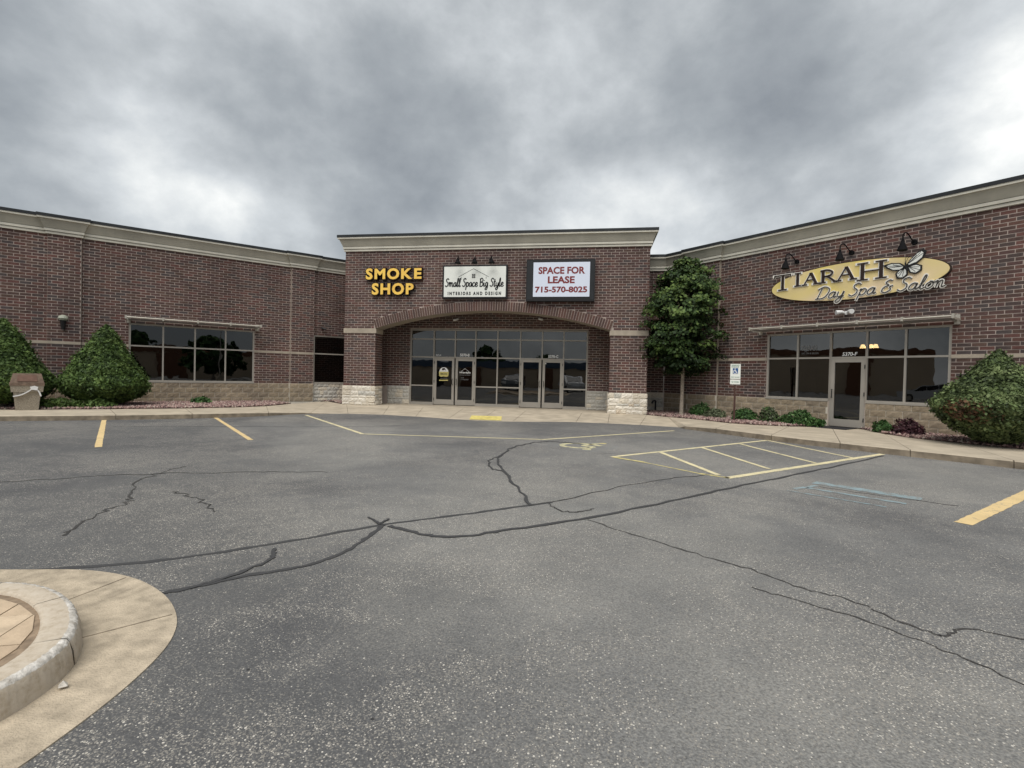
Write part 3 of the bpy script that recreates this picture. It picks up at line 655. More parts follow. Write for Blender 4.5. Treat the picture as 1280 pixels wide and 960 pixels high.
# bricks
def cutC(z):
    if z > RO + ZC or z < 3.25: return None
    hw = math.sqrt(RO * RO - (z - ZC) ** 2)
    return (XC - min(hw, 4.95), XC + min(hw, 4.95))
bandC = (30 * CO, 32 * CO); bandW = (21 * CO, 22 * CO)
PL_ = [(-17.12, -16.21), (-9.11, -8.12)]; PR_ = [(1.79, 3.08)]
hl = HL + [(a - .0, b_ + .0, -1, 9) for a, b_ in PL_]; hl.append((-22, -8.10, *bandW))
brick_panel(FL, -22, -5.0, sb, zw, 'L', holes=hl)
for a, b_ in PL_: brick_panel(FL, a, b_, sb, zw, 'L', o=.1, holes=[(a, b_, *bandW)], ph=.07)
hr = [(h[0], h[1], h[2], h[3]) for h in HR] + [(a, b_, -1, 9) for a, b_ in PR_] + [(.58, 15, *bandW)]
brick_panel(FR, .58, 15, sb, zw, 'R', holes=hr, ph=.02)
for a, b_ in PR_: brick_panel(FR, a, b_, sb, zw, 'R', o=.1, holes=[(a, b_, *bandW)], ph=.07)
brick_panel(FQ, 2.05, 2.96, sb, zw, 'Q')
brick_panel(FC, -10.55, 2.05, bandC[1], zc_, 'C', cut=cutC, ph=-10.55)
for a, b_ in ((-10.55, -9.12), (.61, 2.05)): brick_panel(FC, a, b_, sb, bandC[0], 'C', ph=a)
brick_panel(FP, 0, .7, sb, bandC[0], 'C', ph=.0); brick_panel(FP2, -.7, 0, sb, bandC[0], 'C')
brick_panel(FCL, -3.3, 0, sb, zc_, 'C'); brick_panel(FCR, 0, 2.1, sb, zc_, 'C')
brick_panel(FS, -10.3, 1.8, sb, 50 * CO, 'S', holes=HS, ph=.1)
WALLS = dict(L=wL, R=wR, Q=wQ, C=wC, S=wS)
WT = dict(L=[3, 4, 2, 1.6, 1.6, 1.6, 2.6, 1.6], R=[3.2, 3, 2, 2.4, 3, 2.8, 1.6, 1.6], C=[2.2, 4.5, 2.4, .8, .8, .9, 3, 1.4], S=[2, 4, 2, .8, 1, 1, 3, 1], Q=[2, 3, 2, 1, 1, 1, 3, 1])
def proj(P):
    d = Vector(P) - CAM; z = -d.dot(B_); return 640 + 620 * d.dot(R_) / z if z > .1 else -9999, 480 - 620 * d.dot(U_) / z if z > .1 else -9999
cand = []
for i, bk in enumerate(BRK):
    fr, a0, a1, z0, z1, o, wl, full = bk
    if not full: continue
    u0, v0 = proj(fr.p(a0, (z0 + z1) / 2, o)); u1, v1 = proj(fr.p(a1, (z0 + z1) / 2, o))
    if 2 < u0 and u1 < 1278 and v0 > 2 and fr is FR and z0 > .9: cand.append((-(u1 - u0), i))
cand.sort(); ind = {i for _, i in cand[:292]}
def brick_mesh(mi):
    mb = MB(); mb.box(FC, -(BW - JT) / 2, (BW - JT) / 2, -(CO - JT) / 2, (CO - JT) / 2, -.02, 0, back=False)
    me = bpy.data.meshes.new('brick'); me.from_pydata(mb.v, [], mb.f); me.materials.append(BRICK[mi]); return me
BM = [brick_mesh(i) for i in range(8)]
stuff = MB()
for i, (fr, a0, a1, z0, z1, o, wl, full) in enumerate(BRK):
    mi = random.choices(range(8), WT[wl])[0]; jo = random.uniform(-.0025, .0025)
    if i in ind:
        ob = bpy.data.objects.new('brick', BM[mi]); C.objects.link(ob); ob.parent = WALLS[wl]
        p = np.array(fr.p((a0 + a1) / 2, (z0 + z1) / 2, o + jo)) - np.array(RL); ob.location = p.tolist()
        ob.rotation_euler = (0, 0, math.atan2(fr.e1[1], fr.e1[0]))
    else: stuff.box(fr, a0, a1, z0, z1, o - .02, o + jo, mi, back=False)
tag(stuff.build('brickwork', BRICK, bld), kind='stuff')
# pier backing (mortar coloured core standing 10 cm proud)
for fr, lst, wl in ((FL, PL_, wL), (FR, PR_, wR)):
    for a, b_ in lst:
        mb = MB(); mb.box(fr, a + .004, b_ - .004, -.2, zw + .1, -.05, .1 + REC); mb.m = [0, 0, 1, 0, 1, 0]; mb.build('pier', [mortar, banding], wl)
# bands
for fr_, lst_, o0_, o1_, w__ in ((FL, ((-22, -17.13), (-16.20, -14.83), (-10.55, -9.12)), -.02, .012, wL), (FL, [(a - .004, b_ + .004) for a, b_ in PL_], -.01, .112, wL),
        (FR, ((.6, 1.78), (3.09, 4.95), (9.97, 15)), -.02, .012, wR), (FR, [(a - .004, b_ + .004) for a, b_ in PR_], -.01, .112, wR)):
    for a, b_ in lst_: MB().box(fr_, a, b_, bandW[0] + .004, bandW[1] - .004, o0_, o1_).build('stone_band', banding, w__)
for a, b_ in ((-10.57, -9.10), (.59, 2.07)):
    MB().box(FC, a, b_, bandC[0] + .003, bandC[1] - .003, -.72, .02).build('stone_band', banding, bld)
# arch ring of soldier bricks
arch = MB(); nA = 97; half = math.asin(4.87 / RI)
for i in range(nA + 1):
    pass
mbr = MB(); K = 60
for i in range(K):
    t0 = -half + 2 * half * i / K; t1 = -half + 2 * half * (i + 1) / K
    P = lambda t_, R, o: FC.p(XC + R * math.sin(t_), ZC + R * math.cos(t_), o)
    mbr.face([P(t0, RI + .003, .034), P(t1, RI + .003, .034), P(t1, RO - .003, .034), P(t0, RO - .003, .034)])
    mbr.face([P(t0, RO - .003, .034), P(t1, RO - .003, .034), P(t1, RO - .003, -.02), P(t0, RO - .003, -.02)])
    mbr.face([P(t0, RI + .003, .034), P(t1, RI + .003, .034), P(t1, RI + .003, -.02), P(t0, RI + .003, -.02)])
ring = mbr.build('arch_ring', mortar, bld)
def soldier(mi, h):
    me = bpy.data.meshes.new('arch_brick'); mb = MB(); mb.box(FC, -.042, .042, .006, h, -.03, .045); me.from_pydata(mb.v, [], mb.f); me.materials.append(BRICK[mi]); return me
SM = [soldier(i, RO - RI - .008) for i in (0, 1, 2, 6, 7)]
for i in range(nA):
    t_ = -half + 2 * half * (i + .5) / nA
    ob = bpy.data.objects.new('arch_brick', random.choice(SM)); C.objects.link(ob); ob.parent = ring
    ob.location = (XC + RI * math.sin(t_) - RL[0], 0, ZC + RI * math.cos(t_)); ob.rotation_euler = (0, t_, 0)
# split-face block base
def rough_mesh(name, wd, h, dep, mt_, amp, nx=5, nz=3):
    me = bpy.data.meshes.new(name); v = []; f = []
    for j in range(nz + 1):
        for i in range(nx + 1):
            e_ = i in (0, nx) or j in (0, nz); v.append(((i / nx - .5) * wd, -(0 if e_ else random.uniform(.2, 1) * amp), j / nz * h))
    for j in range(nz):
        for i in range(nx): a = j * (nx + 1) + i; f.append((a, a + 1, a + nx + 2, a + nx + 1))
    k = len(v); v += [(-wd / 2, dep, 0), (wd / 2, dep, 0), (wd / 2, dep, h), (-wd / 2, dep, h)]
    c = (0, nx, (nz + 1) * (nx + 1) - 1, nz * (nx + 1))
    f += [(c[1], c[0], k, k + 1), (c[2], c[1], k + 1, k + 2), (c[3], c[2], k + 2, k + 3), (c[0], c[3], k + 3, k)]
    me.from_pydata(v, [], f); me.materials.append(mt_); return me
BH = CO * 2; BL = .4064
BK = [rough_mesh('stone_block', BL - .016, BH - .016, .05, mt_, .014) for mt_ in block_m for _ in range(2)]
def put(me, fr, a, z, o, par, name, sx=1, sz=1):
    ob = bpy.data.objects.new(name, me); C.objects.link(ob); ob.parent = par
    ob.location = (np.array(fr.p(a, z, o)) - np.array(wloc(par))).tolist(); ob.rotation_euler = (0, 0, math.atan2(fr.e1[1], fr.e1[0])); ob.scale = (sx, 1, sz); return ob
blk_b = MB()
def block_run(fr, a0, a1, par, o=0.):
    MB().box(fr, a0, a1, -.2, sb - .002, o - .04, o + .004).build('block_backing', block_mortar, par)
    for r_ in range(4):
        st = BL / 2 * (r_ % 2); k = math.floor((a0 - st) / BL)
        while k * BL + st < a1:
            x0, x1 = max(a0, k * BL + st), min(a1, (k + 1) * BL + st); k += 1
            if x1 - x0 < .06: continue
            put(random.choice(BK), fr, (x0 + x1) / 2, r_ * BH + .008, o + .014, par, 'stone_block', sx=(x1 - x0 - .016) / (BL - .016))
block_run(FL, -18.6, -17.12, wL); block_run(FL, -17.13, -16.2, wL, .1); block_run(FL, -16.21, -9.11, wL); block_run(FL, -9.12, -8.11, wL, .1)
block_run(FR, .62, 1.79, wR); block_run(FR, 1.78, 3.09, wR, .1); block_run(FR, 3.08, 6.96, wR); block_run(FR, 8.0, 12.2, wR)
MB().box(FL, -22, -18.6, -.2, sb - .002, -.04, .02).build('block_backing', block_m[0], wL); MB().box(FR, 12.2, 15, -.2, sb - .002, -.04, .02).build('block_backing', block_m[0], wR)
# ledge stone bases
LS = [rough_mesh('ledge_stone', 1, 1, .06, mt_, .030, 5, 4) for mt_ in ledge_m for _ in range(2)]
def ledge(fr, a0, a1, par, o=.03, z1=sb, grey=False):
    MB().box(fr, a0, a1, -.2, z1 - .001, o - .06, o - .004).build('stone_backing', block_mortar, par)
    z = 0
    while z < z1 - .02:
        h = random.choice((.10, .15, .20)); h = h if z1 - z - h > .07 else z1 - z
        x = a0
        while x < a1 - .01:
            wd = random.uniform(.16, .46); wd = wd if a1 - x - wd > .1 else a1 - x
            me = random.choice(LS[6:8] * 2 + LS[:2]) if grey else random.choice(LS[:4] * 3 + LS)
            put(me, fr, x + wd / 2, z + .003, o, par, 'ledge_stone', sx=wd - .006, sz=h - .006); x += wd
        z += h
ledge(FC, -10.58, -9.09, wC); ledge(FC, .58, 2.08, wC); ledge(FP, -.03, .7, wC); ledge(FP2, -.7, .03, wC); ledge(FCR, -.03, 2.1, wC)
ledge(FS, -9.3, -8.24, wS, grey=True); ledge(FS, -.26, .75, wS, grey=True)  # same stone as the pillars; the recess's shade is painted in by greyer picks
ledge(FL, -8.10, -5.9, wL, o=.01, grey=True); ledge(FQ, 2.05, 2.96, wQ, o=.01, grey=True)
# cornices
def sweep(path, prof, name, mt_):
    P = [np.array(p, float) for p in path]; n_ = len(P); mb = MB(); k = len(prof); nr = []
    for i in range(n_ - 1): d = P[i + 1] - P[i]; d /= np.linalg.norm(d); nr.append(np.array((d[1], -d[0])))
    for i in range(n_):
        a = nr[max(i - 1, 0)]; b_ = nr[min(i, n_ - 2)]; m_v = a + b_; m_v = m_v / (1 + a @ b_)
        for o, z in prof: p = P[i] + m_v * o; mb.v.append((p[0], p[1], z))
    for i in range(n_ - 1):
        for j in range(k): j2 = (j + 1) % k; mb.f.append((i * k + j, (i + 1) * k + j, (i + 1) * k + j2, i * k + j2)); mb.m.append(0)
    mb.f.append(tuple(range(k))); mb.m.append(0); mb.f.append(tuple((n_ - 1) * k + j for j in reversed(range(k)))); mb.m.append(0)
    return mb.build(name, mt_, bld)
def cornice(path, z):
    I = -.1
    R = lambda o, a, b_: [(I, z + a), (o, z + a), (o, z + b_), (I, z + b_)]
    sweep(path, R(.05, .004, .085), 'cornice_moulding', eifs_l); sweep(path, R(.030, .086, .099), 'cornice_groove', cap_m)
    sweep(path, R(.085, .10, .182), 'cornice_moulding', eifs_l); sweep(path, R(.06, .183, .195), 'cornice_groove', cap_m)
    sweep(path, [(I, z + .196), (.085, z + .196), (.205, z + .485), (I, z + .485)], 'cornice_frieze', eifs_d)
    sweep(path, R(.255, .486, .548), 'cornice_moulding', eifs_l); sweep(path, [(I, z + .549), (.272, z + .549), (.272, z + .65), (I, z + .665)], 'parapet_cap', cap_m)
ptL = [lpt(-22, 0)] + sum([[lpt(a, 0), lpt(a + .001, .1), lpt(b_ - .001, .1), lpt(b_, 0)] for a, b_ in PL_], []) + [lpt(-5.0, 0)]
cornice(ptL, zw)
ptR = [(2.0, 2.16), rpt(.585, 0)] + sum([[rpt(a, 0), rpt(a + .001, .1), rpt(b_ - .001, .1), rpt(b_, 0)] for a, b_ in PR_], []) + [rpt(15, 0)]
cornice(ptR, zw)
cornice([(-10.55, 6.0), (-10.55, 0), (2.05, 0), (2.05, 6.0)], zc_)
mb = MB()
for pts, z in (([lpt(-22, -.1), lpt(-4.9, -.1), lpt(-4.9, -9), lpt(-22, -9)], 6.28), ([rpt(.6, -.1), rpt(15, -.1), rpt(15, -9), rpt(.6, -9)], 6.28), ([(-10.5, .1), (2.0, .1), (2.0, 8), (-10.5, 8)], 6.9)): mb.face([(x, y, z) for x, y in pts])
mb.build('roof', cap_m, bld)
# end / back walls so the block is closed
mb = MB()
for a, b_, z in ((lpt(-22, 0), lpt(-22, -9), 6.28), (lpt(-22, -9), lpt(-4.9, -9), 6.28), (rpt(15, 0), rpt(15, -9), 6.28), (rpt(15, -9), rpt(.6, -9), 6.28), ((-10.5, 8), (2, 8), 6.9), ((-10.5, 3), (-10.5, 8), 6.9), ((2, 2), (2, 8), 6.9)):
    mb.face([(a[0], a[1], -.2), (b_[0], b_[1], -.2), (b_[0], b_[1], z), (a[0], a[1], z)])
mb.build('rear_wall', BRICK[2], bld)
# rooms behind the glass
def room(fr, a0, a1, z1, dep, name='room'):
    mb = MB(); P = fr.p; o0 = -.22
    mb.face([P(a0, .0, o0), P(a1, .0, o0), P(a1, .0, -dep), P(a0, .0, -dep)], 1); mb.face([P(a0, z1, o0), P(a1, z1, o0), P(a1, z1, -dep), P(a0, z1, -dep)], 0)
    mb.face([P(a0, 0, -dep), P(a1, 0, -dep), P(a1, z1, -dep), P(a0, z1, -dep)], 0)
    for a in (a0, a1): mb.face([P(a, 0, o0), P(a, 0, -dep), P(a, z1, -dep), P(a, z1, o0)], 0)
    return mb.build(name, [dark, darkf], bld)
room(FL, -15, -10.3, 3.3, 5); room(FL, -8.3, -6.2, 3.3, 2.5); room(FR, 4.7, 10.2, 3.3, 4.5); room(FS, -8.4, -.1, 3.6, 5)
# windows
FW = .055
def window(fr, a0, a1, cols, rows, g_mat=glass, skip=(), sill=True, name='window', label=None, d0=-.14, d1=-.02):
    """cols/rows: boundaries incl. outer edges; skip cells (i,j) left open"""
    mb = MB(); nC, nR = len(cols) - 1, len(rows) - 1; sk = set(skip)
    for i, c in enumerate(cols):
        for j in range(nR):
            l_, r_ = (i - 1, j) , (i, j)
            if (l_ in sk or i == 0) and (r_ in sk or i == nC): continue
            a = c + (FW / 2 if i == 0 else -FW / 2 if i == nC else 0); mb.box(fr, a - FW / 2, a + FW / 2, rows[j], rows[j + 1], d0, d1)
    for j, z in enumerate(rows):
        for i in range(nC):
            lo, up = (i, j - 1), (i, j)
            if (lo in sk or j == 0) and (up in sk or j == nR): continue
            zz = z + (FW / 2 if j == 0 else -FW / 2 if j == nR else 0); mb.box(fr, cols[i] + .01, cols[i + 1] - .01, zz - FW / 2, zz + FW / 2, d0 + .003, d1 - .003)
    o = mb.build('frame' if name is None else name, alu, bld)
    if label: o['label'] = label
    if sill: MB().box(fr, cols[0] - .02, cols[-1] + .02, rows[0] - .035, rows[0] + .015, -.1, .03).build('sill', alu, o)
    for i in range(nC):
        for j in range(nR):
            if (i, j) in sk: continue
            MB().box(fr, cols[i] + .01, cols[i + 1] - .01, rows[j] + .01, rows[j + 1] - .01, -.09, -.078).build('pane', g_mat, o)
    return o
window(FL, -14.83, -10.55, [-14.83, -13.76, -12.70, -11.62, -10.55], [.83, 2.2, 3.05], glass_d)
window(FL, -8.10, -6.45, [-8.10, -6.45], [.83, 2.2, 3.05], glass_d, name='window', label='narrow two-pane window beside the left pillar')
window(FR, 4.95, 9.97, [4.95, 5.97, 6.98, 7.98, 8.95, 9.97], [.83, 2.2, 3.05], skip=[(2, 0)], sill=False)
MB().box(FR, 4.93, 6.96, .79, .84, -.1, .03).build('sill', alu, bld); MB().box(FR, 8.0, 9.99, .79, .84, -.1, .03).build('sill', alu, bld)
for a in (6.98, 7.98): MB().box(FR, a - FW / 2, a + FW / 2, -.02, .83, -.14, -.02).build('door_jamb', alu, bld)
SC = [-8.24, -7.13, -6.14, -5.20, -4.20, -3.18, -2.22, -1.29, -.26]
window(FS, SC[0], SC[-1], SC, [.06, .86, 2.15, 2.96, 3.40], skip=[(i, j) for i in (1, 2, 5, 6) for j in (0, 1)], sill=False, name='storefront', d0=-.14, d1=-.01)
MB().box(FS, SC[0], SC[1], 0, .058, -.14, .0).build('sill', alu, bld); MB().box(FS, SC[3], SC[5], 0, .058, -.14, .0).build('sill', alu, bld); MB().box(FS, SC[7], SC[8], 0, .058, -.14, .0).build('sill', alu, bld)
def door(fr, a0, a1, z1, hside, label=None, pull='D'):
    mb = MB(); e_ = .03; a0 += e_; a1 -= e_; st = .105
    for x0, x1, z0, zz in ((a0, a0 + st, .02, z1), (a1 - st, a1, .02, z1), (a0 + st, a1 - st, .02, .25), (a0 + st, a1 - st, z1 - .12, z1)): mb.box(fr, x0, x1, z0, zz, -.11, -.03)
    o = mb.build('door', alu, bld)
    if label: o['label'] = label
    MB().box(fr, a0 + st - .005, a1 - st + .005, .245, z1 - .115, -.08, -.07).build('pane', glass, o)
    hx = a1 - .05 if hside > 0 else a0 + .05; sg = -1 if hside > 0 else 1
    mb = MB(); P = fr.p; mb.tube([P(hx, .93, -.03), P(hx, .93, .04), P(hx + sg * .02, .97, .055), P(hx + sg * .02, 1.14, .055), P(hx, 1.18, .04), P(hx, 1.18, -.03)], .014, 6); mb.build('handle', black, o)
    mb = MB(); hx2 = a0 if hside > 0 else a1
    for z in (.2, 1.0, 1.85): mb.box(fr, hx2 - .012, hx2 + .012, z, z + .12, -.05, -.005)
    mb.build('hinge', cap_m, o); return o
for i, hs in ((1, 1), (2, -1), (5, 1), (6, -1)): door(FS, SC[i], SC[i + 1], 2.12, hs)
door(FR, 6.98, 7.98, 2.17, -1, label='single glazed door of the right wing')
# header bars over doors
for a, b_ in ((SC[1], SC[3]), (SC[5], SC[7])): MB().box(FS, a, b_, 2.12, 2.17, -.13, -.006).build('door_header', alu, bld)
# vinyl lettering on glass
def vinyl(txt, fr, a0, a1, z0, z1, mt_=white_t, off=.02, name='lettering', o=-.070, slant=0, par=bld, lab=None):
    ob = text_mesh(txt, off, fr, a0, a1, z0, z1, o, o + .003, slant).build(name, [mt_, mt_], par)
    if lab: ob['label'] = lab
    return ob
vinyl('5370-B', FS, -5.92, -5.48, 2.20, 2.33, off=.05); vinyl('5370-C', FS, -1.96, -1.52, 2.20, 2.33, off=.05); vinyl('5370-F', FR, 7.30, 7.72, 2.25, 2.37, slant=.15)
vinyl('5370-A', FS, -7.05, -6.80, 2.21, 2.28)
vinyl('TIARAH', FR, 6.06, 6.55, 2.45, 2.62, grey_t); vinyl('DAY SPA & SALON', FR, 6.08, 6.6, 2.33, 2.39, grey_t, 0)
mb = MB(); cx = -6.66
mb.poly(FS, [(cx + .21 * math.cos(a), 1.50 + .20 * math.sin(a)) for a in np.linspace(0, math.pi, 14)], -.068, -.064, 0)
mb.poly(FS, [(cx - .21, 1.30), (cx - .12, 1.27), (cx, 1.29), (cx + .12, 1.27), (cx + .21, 1.30), (cx + .23, 1.5), (cx - .23, 1.5)], -.067, -.063, 1)
mb.poly(FS, [(cx - .10, 1.58), (cx - .03, 1.56), (cx + .02, 1.6), (cx + .1, 1.55), (cx + .04, 1.66), (cx - .06, 1.66)], -.064, -.060, 2)
mb.ribbon(FS, [(cx - .21, 1.11), (cx + .2, 1.12)], .045, -.067, -.064, 1)
mb.build('door_decal', [white_t, mat('decal_yellow', (.62, .54, .20), .5), ink], bld)
vinyl('SMOKE', FS, cx - .16, cx + .16, 1.36, 1.44, ink, .01, o=-.062); vinyl('VAPE SHOP', FS, cx - .17, cx + .17, 1.17, 1.22, grey_t, 0)
cx = -5.68; mb = MB(); mb.ribbon(FS, [(cx - .19, 1.52), (cx, 1.66), (cx + .19, 1.52)], .012, -.068, -.064); mb.build('door_decal', white_t, bld)
vinyl('Small Space Big Style', FS, cx - .26, cx + .26, 1.43, 1.52, white_t, .03); vinyl('INTERIORS AND DESIGN', FS, cx - .25, cx + .25, 1.35, 1.39, grey_t, .01)
vinyl('HOURS\nBY APPOINTMENT', FS, cx - .18, cx + .17, 1.14, 1.28, grey_t, .0)
MB().box(FS, -2.12, -2.04, 1.93, 1.98, -.068, -.062).build('window_sticker', white_t, bld)
# sunshades
def awning(fr, a0, a1, z, dep, label, nb):
    mb = MB(); P = fr.p
    o = mb.tube([P(a0, z, dep), P(a1, z, dep)], .028, 8).build('sunshade', alu_w, bld); o['label'] = label
    for k in range(5):
        d = dep * (.12 + .19 * k); b2 = MB(); b2.poly(Fr(fr.p(0, z, d), fr.e1, fr.e3, fr.e2), [(a0 + .05, -.045), (a1 - .05, -.045), (a1 - .05, .045), (a0 + .05, .045)], -.06, -.045); b2.build('blade', alu_d, o)
    for k in range(nb + 1):
        a = a0 + (a1 - a0) * k / nb; b2 = MB(); b2.box(fr, a - .012, a + .012, z - .075, z - .02, .0, dep); b2.box(fr, a - .03, a + .03, z - .06, z + .06, dep - .045, dep + .045); b2.build('bracket', alu_w, o)
    for a in (a0 + .06, a1 - .06): MB().box(fr, a - .06, a + .06, z - .16, z + .10, .0, .05).build('wall_plate', alu_w, o)
    return o
awning(FL, -14.9, -10.40, 3.22, .72, 'sunshade over the four-bay window', 4)
awning(FR, 4.66, 10.14, 3.22, .66, 'sunshade over the salon window', 5)

# ------------------------------------------------------------------ SIGNS
base = FC.p(-8.32, 4.55, 0)
sg = empty('smoke_shop_sign', base, 'yellow channel letters reading SMOKE SHOP on brown brick left of the white sign', 'sign')
def channel(txt, a0, a1, z0, z1, gap):
    ws_ = [glyph_w(c, .05) for c in txt]; tot = sum(ws_) + gap * (len(txt) - 1); sc_ = (a1 - a0) / tot; x = a0
    for c, w_ in zip(txt, ws_):
        wd = w_ * sc_; dz = .015 if c in 'SO' else 0
        t1 = text_mesh(c, .075, FC, x - .035, x + wd + .035, z0 - .035 - dz, z1 + .035 + dz, .02, .14); lt = t1.build('letter', [bronze, bronze], sg)
        lt['label'] = 'letter ' + c
        text_mesh(c, .038, FC, x, x + wd, z0 - dz, z1 + dz, .12, .152).build('letter_face', [yellow_f, yellow_f], lt); x += wd + gap * sc_
channel('SMOKE', -9.55, -7.1, 5.30, 5.74, .13); channel('SHOP', -9.27, -7.43, 4.66, 5.12, .13)
# white sign
ws = empty('interior_design_sign', FC.p(-4.845, 4.49, 0), 'white rectangular sign in thin black frame reading Small Space Big Style over the arch', 'sign')
MB().box(FC, -6.19, -3.50, 4.49, 5.84, .0, .14).build('frame', black, ws)
MB().box(FC, -6.13, -3.56, 4.55, 5.78, .14, .146).build('face', white, ws)
G_ = {'S': (.62, [[(.60, .84), (.42, .98), (.2, .86), (.24, .64), (.46, .46), (.48, .18), (.26, 0), (.02, .14)]]),
 'm': (.80, [[(0, .42), (.08, .5), (.1, .0)], [(.1, .28), (.22, .5), (.32, .42), (.34, 0)], [(.34, .28), (.48, .5), (.57, .42), (.60, .06), (.68, .02), (.80, .12)]]),
 'n': (.56, [[(0, .42), (.08, .5), (.1, .0)], [(.1, .28), (.24, .5), (.34, .42), (.36, .06), (.44, .02), (.56, .12)]]),
 'a': (.54, [[(.38, .42), (.24, .5), (.06, .36), (.04, .1), (.18, 0), (.32, .12), (.40, .46), (.39, .1), (.45, .02), (.55, .12)]]),
 'l': (.32, [[(0, .1), (.18, .6), (.20, .96), (.11, .96), (.08, .5), (.11, .06), (.2, 0), (.32, .12)]]),
 'p': (.52, [[(.02, .4), (.1, .48), (.06, 0), (.02, -.42)], [(.09, .35), (.25, .5), (.42, .38), (.38, .1), (.22, 0), (.09, .1)]]),
 'c': (.44, [[(.38, .4), (.22, .5), (.04, .32), (.06, .08), (.22, 0), (.44, .12)]]),
 'e': (.46, [[(.04, .2), (.32, .3), (.30, .48), (.14, .46), (.04, .25), (.1, .04), (.26, 0), (.46, .14)]]),
 'B': (.66, [[(.12, .95), (.1, 0)], [(0, .85), (.3, 1), (.5, .85), (.42, .6), (.15, .52), (.5, .45), (.55, .2), (.35, 0), (.05, .03)]]),
 'i': (.26, [[(.05, .48), (.06, .06), (.16, .02), (.26, .12)], [(.05, .68), (.08, .74)]]),
 'g': (.50, [[(.38, .42), (.22, .5), (.05, .3), (.12, .05), (.3, .08), (.40, .46), (.37, -.2), (.22, -.42), (.05, -.32), (.2, -.1), (.50, .1)]]),
 't': (.34, [[(.15, .9), (.1, .1), (.2, 0), (.34, .12)], [(-.02, .58), (.32, .62)]]),
 'y': (.50, [[(.04, .48), (.06, .15), (.2, .05), (.36, .2), (.4, .48), (.36, -.2), (.2, -.42), (.04, -.3), (.2, -.1), (.50, .1)]]),
 'D': (.80, [[(.18, .9), (.08, 0)], [(-.08, .8), (.3, 1), (.68, .8), (.70, .4), (.45, .05), (-.05, .02)]]),
 'o': (.50, [[(.22, .5), (.05, .3), (.1, .04), (.25, 0), (.40, .2), (.34, .45), (.22, .5), (.3, .42), (.50, .42)]]),
 '&': (.66, [[(.5, .85), (.3, .95), (.15, .75), (.36, .55), (.12, .42), (.08, .12), (.32, 0), (.55, .2), (.45, .42), (.62, .5)]]), ' ': (.26, [])}
def script(txt, fr, a0, z0, wdt, h, wd, o0, o1, mt_, par, name, slant=.15, rise=0., lab=None):
    tot = sum(G_[c][0] for c in txt); sx = wdt / tot; x = 0; mb = MB()
    for c in txt:
        for st in G_[c][1]:
            P = [(a0 + (x + px + slant * pz) * sx, z0 + pz * h + (x + px) * sx * rise) for px, pz in smooth(st, 5)]
            mb.ribbon(fr, P, wd, o0, o1)
        x += G_[c][0]
    ob = mb.build(name, mt_, par)
    if lab: ob['label'] = lab
    return ob
script('Small Space Big Style', FC, -6.09, 4.97, 2.44, .33, .042, .146, .152, black, ws, 'script_lettering', .1)
text_mesh('I N T E R I O R S   A N D   D E S I G N', .05, FC, -5.96, -3.74, 4.62, 4.76, .146, .151).build('small_lettering', [black, black], ws)
mb = MB(); 
for st in ([(-5.52, 5.36), (-4.90, 5.69), (-4.27, 5.36)], [(-5.40, 5.36), (-5.40, 5.25)], [(-4.37, 5.36), (-4.37, 5.28)]): mb.ribbon(FC, st, .016, .146, .151)
for i in (0, 1):
    for j in (0, 1): mb.box(FC, -4.96 + i * .075, -4.895 + i * .075, 5.31 + j * .09, 5.385 + j * .09, .146, .150)
mb.build('house_drawing', mat('sign_grey_ink', (.10, .10, .10), .6), ws)
# led sign
ls = empty('lease_sign', FC.p(-1.38, 4.34, 0), 'black cabinet sign with white screen and red SPACE FOR LEASE lettering', 'sign')
MB().box(FC, -2.72, -.03, 4.36, 6.00, .0, .24).build('cabinet', black, ls)
mb = MB(); mb.box(FC, -2.68, -2.47, 4.42, 5.94, .24, .246); mb.box(FC, -.20, -.08, 4.42, 5.94, .24, .246); mb.build('side_trim', cap_m, ls)
MB().box(FC, -2.44, -.23, 4.53, 5.88, .24, .25).build('screen', led_m, ls)
for txt, a0, a1, z0, z1 in (('SPACE FOR', -2.24, -.42, 5.42, 5.70), ('LEASE', -1.86, -.81, 5.05, 5.33), ('715-570-8025', -2.36, -.32, 4.69, 4.93)):
    text_mesh(txt, .035, FC, a0, a1, z0, z1, .25, .254).build('lettering', [led_red, led_red], ls)
